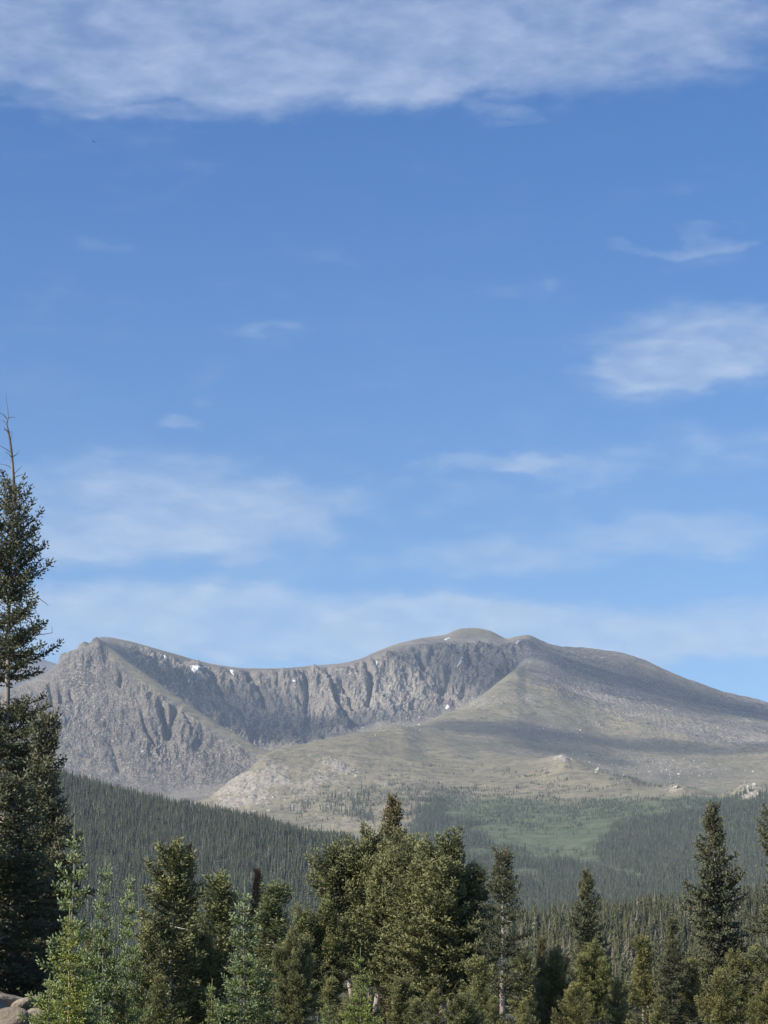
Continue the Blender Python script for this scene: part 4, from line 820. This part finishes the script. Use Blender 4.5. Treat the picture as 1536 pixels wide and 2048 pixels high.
boulder(52, 2010, 45.5, .26, 2, 'small tan boulder right of the flat topmost one', (1.3, 1, .55))
boulder(20, 2040, 44, .34, 3, 'large shaded dark boulder in the lower left corner', (1.4, 1, .7))
boulder(70, 2034, 44, .20, 4, 'tan boulder beside the small fir sapling', (1.2, 1, .8))
boulder(88, 2060, 42, .24, 5, 'low boulder under the small fir sapling')
boulder(-20, 2020, 45, .4, 6, 'boulder cut by the left edge of the picture', (1.2, 1, .7))

# ------------------------------------------------------------------ snow patches
msn, tsn, bsn = new_mat('old snow'); bsn.inputs['Base Color'].default_value = (0.66, 0.66, 0.67, 1); bsn.inputs['Roughness'].default_value = 0.8
def snow(poly, label, lo, hi, thick=2.5):
    P = np.array(poly, float); x0, y0 = P.min(0) - 1.5; x1, y1 = P.max(0) + 1.5; step = 0.6
    xs = np.arange(x0, x1, step); ys = np.arange(y0, y1, step)
    def sd(x, y):
        ins = False; dmin = 1e9; n = len(P)
        for i in range(n):
            ax, ay = P[i]; bx, by = P[(i + 1) % n]
            if (ay > y) != (by > y) and x < (bx - ax) * (y - ay) / (by - ay) + ax: ins = not ins
            tt = max(0, min(1, ((x - ax) * (bx - ax) + (y - ay) * (by - ay)) / ((bx - ax) ** 2 + (by - ay) ** 2))); dmin = min(dmin, math.hypot(ax + tt * (bx - ax) - x, ay + tt * (by - ay) - y))
        return dmin if ins else -dmin
    idx = {}; vs = []
    for i, y in enumerate(ys):
        for j, x in enumerate(xs):
            d = sd(x, y) + 0.35 * float(gnoise(np.array([x / 2.1]), np.array([y / 2.1]), 5)[0])
            if d < -0.8: continue
            h = hit(x, y, lo, hi)
            if h is None: continue
            up = np.array([0, -0.55, 0.83]); idx[i, j] = len(vs); vs.append(h + up * (thick * (sstep(np.array(d), -0.7, 0.8)) * 1.7 - thick * 0.9))
    fs = [(idx[i, j], idx[i, j + 1], idx[i + 1, j + 1], idx[i + 1, j]) for (i, j) in idx if (i, j + 1) in idx and (i + 1, j + 1) in idx and (i + 1, j) in idx]
    if not fs: return
    o = mesh_np('snow_patch', np.array(vs), np.array(fs), [msn]); tag(o, label, 'snow patch', 'snow patches left under the rim')
cm = s['cfoot']; ce = s['crest'] + 0.05
snow([(381, 1331), (413, 1333), (411, 1337), (400, 1337), (389, 1347), (384, 1340)], 'largest white snow patch below the rim left of the cirque', cm, ce)
snow([(375, 1364), (378, 1358), (380, 1360), (376, 1367)], 'thin streak of snow under the largest patch', cm, ce)
snow([(326, 1310), (336, 1314), (334, 1318), (330, 1316)], 'small snow wedge on the rim between the rocky peak and the largest patch', cm, ce)
snow([(459, 1339), (467, 1341), (469, 1352), (464, 1348)], 'narrow snow tongue on the rim right of the largest patch', cm, ce)
snow([(585, 1360), (592, 1360), (591, 1363), (586, 1362)], 'tiny snow spot on the middle of the cirque wall', cm, ce)
snow([(752, 1321), (755, 1323), (755, 1331), (752, 1332)], 'small upright snow streak left under the rounded summit', cm, ce)
snow([(923, 1313), (926, 1315), (922, 1325), (916, 1333), (914, 1332), (920, 1323)], 'long thin snow couloir in the dark face below the summit', cm, ce)
snow([(894, 1409), (896, 1410), (901, 1415), (890, 1419), (885, 1421), (891, 1415)], 'snow wedge at the foot of the summit face', s['smid'], ce)
snow([(1031, 1286), (1036, 1281), (1043, 1281), (1040, 1285), (1033, 1287)], 'bright snow patch beside the small second summit', cm, ce)
snow([(888, 1279), (898, 1275), (900, 1276.5), (892, 1280)], 'snow strip on the left shoulder of the main summit', cm, s['crest'] + .2)
snow([(533, 1355), (537, 1355), (537, 1357.5), (534, 1357)], 'snow speck on the left part of the cirque wall', cm, ce, 2)

# ------------------------------------------------------------------ far trees
def far_tree(seed, H, Rr, tiers, per, trunk=True):
    """ragged little conifer, blades in tiers"""
    rng = np.random.RandomState(seed); V_, F_, l_ = [], [], []; n = 0
    for k in range(tiers):
        t = k / tiers; z = H * (0.10 + 0.90 * t); r = Rr * (1 - t) ** 0.8 * (0.8 + 0.4 * rng.rand()) + 0.04 * Rr; a0 = rng.rand() * 6.28; tn = rng.rand()
        for b in range(per):
            a = a0 + b * 6.283 / per + rng.randn() * 0.2; rr = r * (0.65 + 0.6 * rng.rand()); w = 3.6 / per * (0.8 + .5 * rng.rand()); dz_ = H / tiers
            tip = (math.cos(a) * rr, math.sin(a) * rr, z - dz_ * (0.25 + 0.5 * rng.rand()))
            u = (math.cos(a - w) * rr * .45, math.sin(a - w) * rr * .45, z + dz_ * .35); v = (math.cos(a + w) * rr * .45, math.sin(a + w) * rr * .45, z + dz_ * .35); c = (0, 0, z + dz_ * 1.4)
            V_ += [tip, u, v, c]; F_ += [(n, n + 2, n + 1), (n + 1, n + 2, n + 3)]; l_ += [(0, (tn + rng.rand()) / 2, 0)] * 4; n += 4
    V_ = np.array(V_); F_ = np.array(F_); l_ = np.array(l_)
    Vv, T_ = tube([(0, 0, -1.0), (0, 0, H * 0.9)], [Rr * .08, .02], 4)
    return np.vstack([V_, Vv]), np.vstack([F_, T_ + n]), np.vstack([l_, np.zeros((len(Vv), 3))])
fartrees = [far_tree(i, 10, 1.35 + 0.35 * (i % 2), 8, 5) for i in range(3)]
midtrees = [far_tree(10 + i, 11, 1.5 + 0.3 * (i % 2), 20, 9) for i in range(3)]
def tree_meshes(data, nm, mat):
    out = []
    for V_, F_, l_ in data:
        o = mesh_np(nm, V_, F_, [mat], attrs={'leaf': l_}, smooth=False); out.append(o)
    return out
far_objs = tree_meshes(fartrees, 'spruce_tree', M['forest']); mid_objs = tree_meshes(midtrees, 'spruce_tree', M['forest_near'])
rs = np.random.RandomState(5)
def copy_at(src, p, sc, wd, label, group):
    o = src.copy(); col.objects.link(o); o.location = p; o.scale = (sc * wd, sc * wd, sc); o.rotation_euler = (0, 0, rs.rand() * 6.28); tag(o, label, 'spruce tree', group); return o
def first_or_copy(objs, i, p, sc, wd, label, group):
    o = objs[i % 3]
    if 'label' in o: return copy_at(o, p, sc, wd, label, group)
    o.location = p; o.scale = (sc * wd, sc * wd, sc); tag(o, label, 'spruce tree', group); return o
# grove of spruces on the rocky slope of the grassy ridge
grove = []
def row(x0, y0, x1, y1, n, jy=4):
    for i in range(n):
        t = (i + rs.rand() * 0.8) / n; grove.append((x0 + (x1 - x0) * t, y0 + (y1 - y0) * t + rs.randn() * jy))
row(640, 1622, 690, 1628, 16, 3); row(655, 1600, 725, 1592, 15, 2.5); row(690, 1632, 745, 1636, 22, 6); row(700, 1612, 742, 1605, 22, 8); row(575, 1628, 625, 1612, 9, 4)
row(705, 1622, 750, 1648, 20, 5); row(722, 1588, 740, 1600, 6, 4); row(590, 1640, 615, 1620, 5, 3)
k = 0
for (px, py) in grove:
    p = hit(px, py, s['hback'], s['tcrest'])
    if p is None: continue
    first_or_copy(far_objs, k, p, 1.1 + 0.7 * rs.rand(), 1.0, 'dark spruce in the scattered grove on the rocky flank of the grassy ridge', 'spruces scattered on the ridge flank'); k += 1
# front ranks of the near wooded rise, each tree of its own
k = 0
for i in range(150):
    px = 1030 + (i + rs.rand()) * 520 / 150; r = rs.uniform(560, 720); a, _ = azte(px, 1850); x, y = r * math.sin(a), r * math.cos(a)
    first_or_copy(mid_objs, k, (x, y, ground_z(x, y)), 0.75 + 0.45 * rs.rand(), 0.9 + .3 * rs.rand(), 'brownish green spruce in the front rank of the wooded rise at the right', 'spruces in the front of the wooded rise'); k += 1

# ------------------------------------------------------------------ forests as masses
def sample(lo, hi, n, seed, azlim=rad(12.5)):
    r = np.random.RandomState(seed); rows = np.where((fpos[:, 0] >= lo) & (fpos[:, 0] < hi))[0][:-1]; cols = np.where(np.abs(AZ) < azlim)[0][:-1]
    A = (gr[rows + 1][:, cols] - gr[rows][:, cols]) * gr[rows][:, cols] * (AZ[cols + 1] - AZ[cols])[None]
    p = (A / A.sum()).ravel(); pick = r.choice(len(p), n, p=p); i = rows[pick // len(cols)]; j = cols[pick % len(cols)]
    u, v = r.rand(n), r.rand(n); lerp = lambda B: (B[i, j] * (1 - u) + B[i + 1, j] * u) * (1 - v) + (B[i, j + 1] * (1 - u) + B[i + 1, j + 1] * u) * v
    P = np.stack([lerp(X), lerp(Y), lerp(gz)], 1); px, py = proj(P[:, 0], P[:, 1], P[:, 2]); return P, px, py, r, A.sum()
def gn_forest(name, P, scl, rot, idx, protos):
    me = bpy.data.meshes.new(name); me.vertices.add(len(P)); me.vertices.foreach_set('co', P.astype(np.float32).ravel())
    for nm, arr, ty in (('scl', scl, 'FLOAT_VECTOR'), ('rot', rot, 'FLOAT_VECTOR')):
        a = me.attributes.new(nm, ty, 'POINT'); a.data.foreach_set('vector', arr.astype(np.float32).ravel())
    a = me.attributes.new('idx', 'INT', 'POINT'); a.data.foreach_set('value', idx.astype(np.int32)); me.update()
    o = bpy.data.objects.new(name, me); col.objects.link(o)
    g = bpy.data.node_groups.new(name, 'GeometryNodeTree')
    g.interface.new_socket('Geometry', in_out='INPUT', socket_type='NodeSocketGeometry'); g.interface.new_socket('Geometry', in_out='OUTPUT', socket_type='NodeSocketGeometry')
    gi = g.nodes.new('NodeGroupInput'); go = g.nodes.new('NodeGroupOutput'); ip = g.nodes.new('GeometryNodeInstanceOnPoints'); j = g.nodes.new('GeometryNodeJoinGeometry')
    for pr in protos[::-1]:
        oi = g.nodes.new('GeometryNodeObjectInfo'); oi.transform_space = 'ORIGINAL'; oi.inputs['Object'].default_value = pr; oi.inputs['As Instance'].default_value = True
        g.links.new(oi.outputs['Geometry'], j.inputs[0])
    mp = g.nodes.new('GeometryNodeMeshToPoints'); g.links.new(gi.outputs[0], mp.inputs['Mesh']); g.links.new(mp.outputs[0], ip.inputs['Points'])
    g.links.new(j.outputs[0], ip.inputs['Instance']); ip.inputs['Pick Instance'].default_value = True
    def na(nm, ty):
        n = g.nodes.new('GeometryNodeInputNamedAttribute'); n.data_type = ty; n.inputs[0].default_value = nm; return [q for q in n.outputs if q.enabled and q.name == 'Attribute'][0]
    g.links.new(na('idx', 'INT'), ip.inputs['Instance Index']); g.links.new(na('scl', 'FLOAT_VECTOR'), ip.inputs['Scale']); g.links.new(na('rot', 'FLOAT_VECTOR'), ip.inputs['Rotation'])
    g.links.new(ip.outputs[0], go.inputs[0]); md = o.modifiers.new('trees', 'NODES'); md.node_group = g
    return o
def forest(name, label, cat, P, r, protos, smin, smax, wmin=0.8, wmax=1.25):
    n = len(P); u_ = r.rand(n); cl_ = fbm(P[:, 0] / 45, P[:, 1] / 45, 3, 301); sc = (smin + (smax - smin) * (0.75 * u_ + 0.25 * u_ ** 6)) * (1 + 0.45 * cl_); w = r.uniform(wmin, wmax, n) * sc
    o = gn_forest(name, P, np.stack([w, w, sc], 1), np.stack([r.randn(n) * .03, r.randn(n) * .03, r.rand(n) * 6.28], 1), r.randint(0, 3, n), protos)
    tag(o, label, cat, kind='stuff')
P, px, py, r, A = sample(s['hmid'] - 1.0, s['hcrest'] + 0.6, 92000, 1, rad(20))
keep = (px < 1100) & (fbm(P[:, 0] / 60, P[:, 1] / 60, 3, 201) > -0.5)
forest('forest', 'dense dark spruce forest covering the left hill below the rocky spur', 'forest', P[keep], r, far_objs, 0.45, 1.15)
P, px, py, r, A = sample(s['f0'] + 0.1, s['fcrest'] + 0.5, 23000, 2, rad(17))
keep = (px > 700); forest('forest', 'olive brown spruce forest on the near rise at the right behind the lone spire', 'forest', P[keep], r, mid_objs, 0.45, 1.25, 1.1, 2.0)
# valley forest with clearings
P, px, py, r, A = sample(s['hcrest'] + 0.5, s['t3'] + 0.5, 145000, 3, rad(16))
q = fbm(P[:, 0] / 120, P[:, 1] / 120, 4, 211); q2 = fbm(P[:, 0] / 45, P[:, 1] / 30, 4, 213)
gg = lambda x, y, w, h: np.exp(-((px - x) / w) ** 2 - ((py - y) / h) ** 2)
yb = 22 * fbm(P[:, 0] / 260, P[:, 1] / 260, 2, 231) + np.interp(px, [780, 830, 870, 905, 960, 1010, 1060, 1130, 1190, 1205, 1225, 1265, 1320, 1380, 1420, 1450, 1536], [1650, 1612, 1600, 1632, 1655, 1680, 1696, 1706, 1708, 1682, 1658, 1642, 1634, 1624, 1606, 1596, 1586])
den = sstep(py - yb + 42 * q + 14 * q2, -6, 22) * sstep(px + 25 * q, 800, 850)
sy = np.interp(px, [1040, 1130, 1190, 1250, 1290], [1702, 1714, 1727, 1746, 1760])
den -= 0.95 * np.exp(-((py - sy) / (7 + 6 * q2)) ** 2) * (px > 1050) * (px < 1290) + 0.9 * gg(950, 1705, 50, 12) + 0.6 * gg(1130, 1760, 60, 6) + 0.7 * gg(1010, 1690, 40, 10)
den -= 0.8 * (q > 0.38)
P1 = P[(r.rand(len(P)) < sstep(den, 0.15, 0.75)) & (px < 1900)]
forest('forest', 'blue green spruce forest filling the valley between the meadow and the near rise', 'forest', P1, r, far_objs, 0.5, 1.2)
P, px, py, r, A = sample(s['v2'] + 0.3, s['tcrest'], 60000, 4)
q = fbm(P[:, 0] / 50, P[:, 1] / 26, 4, 221); q3 = fbm(P[:, 0] / 180, P[:, 1] / 120, 2, 223)
gg = lambda x, y, w, h: np.exp(-((px - x) / w) ** 2 - ((py - y) / h) ** 2)
den = 0.75 * gg(880, 1600, 120, 26) + 0.8 * gg(1230, 1615, 220, 20) + 0.3 * gg(1090, 1575, 60, 30) + .3 * gg(1300, 1565, 60, 10) + .5 * gg(800, 1600, 50, 40) + 0.35 * gg(1060, 1640, 150, 30) + .5 * gg(640, 1600, 70, 20)
den = den + 0.35 * gg(1000, 1640, 60, 12)
sel = (den * 0.75 + q * 1.15 + 0.45 * q3 > 0.36) & (py > 1530) & (px > 560)
forest('krummholz', 'low dark wind-stunted spruce scrub in patches along the treeline', 'scrub', P[sel], r, far_objs, 0.25, 0.60, 1.2, 2.4)

# ------------------------------------------------------------------ loose rocks on the slopes
M['talus'] = mat_simple_ground('talus rock', (0.30, 0.28, 0.25), (0.46, 0.43, 0.38), (0.56, 0.53, 0.47), 0.02, 0.1)
def rock_np(seed):
    rng = np.random.RandomState(seed); import bmesh
    bm = bmesh.new(); bmesh.ops.create_icosphere(bm, subdivisions=1, radius=1); vv = np.array([v.co[:] for v in bm.verts]) * (0.6 + 0.6 * rng.rand(42 if len(bm.verts) == 42 else len(bm.verts), 1))
    fs = np.array([[v.index for v in f.verts] for f in bm.faces]); bm.free(); return vv * [1.2, 1, .7], fs
ob = []
for q, (px_, py_, rr, lb) in enumerate([(1122, 1511, 7, 'pale rock tor on top of the grassy ridge right of the middle'), (1352, 1571, 6, 'small pale rock tor lower on the grassy ridge crest'), (1508, 1569, 9, 'pale rock knob on the ridge crest near the right edge')]):
    p = hit(px_, py_ + 3, s['t3'], s['tback'])
    if p is None: continue
    vv, fs = rock_np(q + 3); o = mesh_np('rock_outcrop', vv, fs, [M['talus']], smooth=False); o.location = p; o.scale = (rr, rr, rr * .8); tag(o, lb, 'rock outcrop', 'rock tors on the grassy ridge'); ob.append(o)
P, px, py, r, A = sample(s['t2'], s['crim'], 120000, 6)
gg = lambda x, y, w, h: np.exp(-((px - x) / w) ** 2 - ((py - y) / h) ** 2)
den = 0.9 * gg(1300, 1522, 120, 14) + 0.7 * gg(1350, 1548, 100, 12) + 0.9 * gg(660, 1535, 45, 28) + gg(505, 1580, 50, 35) + 0.5 * gg(640, 1590, 70, 40) + 0.8 * gg(1122, 1520, 22, 12) + .6 * gg(1500, 1580, 35, 14) + 0.6 * gg(800, 1430, 60, 25) \
    + .35 * gg(300, 1530, 140, 60) + 0.3 * gg(170, 1480, 80, 90) + .35 * gg(1160, 1455, 70, 25) + .25 * gg(220, 1350, 90, 40) + .6 * gg(780, 1565, 20, 20) + .6 * gg(840, 1670, 40, 14)
sel = r.rand(len(P)) < np.clip(den * 0.16, 0, 1)
Ps = P[sel]; n = len(Ps); sc = r.lognormal(0.35, 0.45, n)
o = gn_forest('talus', Ps, np.stack([sc * 1.2, sc, sc * 0.8], 1), r.rand(n, 3) * 6.28, r.randint(0, 3, n), ob); tag(o, 'pale boulders and talus strewn over the mountain slopes', 'talus', kind='stuff')

# ------------------------------------------------------------------ a bird high in the sky
def bird():
    a, te = azte(187, 283); D = 420; c = np.array([D * math.sin(a), D * math.cos(a), CZ + D * float(te)])
    M['bird'] = mat_simple_ground('dark feathers', (0.03, 0.028, 0.025), (0.05, 0.045, 0.04), (0.06, 0.05, 0.05), 4, 0.01)
    root = bpy.data.objects.new('bird', None); col.objects.link(root); root.location = c; root.rotation_euler = (0.1, 0.1, 0.9)
    V_, F_ = tube([(0, -.20, 0), (0, -.15, .005), (0, -.05, .01), (0, .05, 0), (0, .12, 0), (0, .24, 0)], [.005, .03, .045, .04, .02, .012], 8); mesh_np('body', V_, F_, [M['bird']], parent=root)
    for sg in (-1, 1):
        v = np.array([(0.02, -.07, .02), (.2, -.10, .07), (.42, -.02, .03), (.38, .05, .03), (.2, .06, .065), (.02, .07, .02)]); v[:, 0] *= sg
        v2 = v - np.array([0, 0, .012]); VV = np.vstack([v, v2]); n = 6; f = [(0, 1, 4), (0, 4, 5), (1, 2, 3), (1, 3, 4), (6, 10, 7), (6, 11, 10), (7, 9, 8), (7, 10, 9)] + [(i, (i + 1) % n, (i + 1) % n + n) for i in range(n)] + [(i, (i + 1) % n + n, i + n) for i in range(n)]
        mesh_np('wing', VV, f, [M['bird']], parent=root)
    tag(root, 'tiny dark bird high in the clear blue sky at the upper left', 'bird')
bird()

C.cycles.use_denoising = True; C.cycles.denoising_prefilter = 'ACCURATE'; C.cycles.denoising_input_passes = 'RGB_ALBEDO_NORMAL'
C.cycles.max_bounces = 6; C.cycles.diffuse_bounces = 3; C.cycles.volume_bounces = 1; C.cycles.transparent_max_bounces = 8
C.cycles.use_adaptive_sampling = False
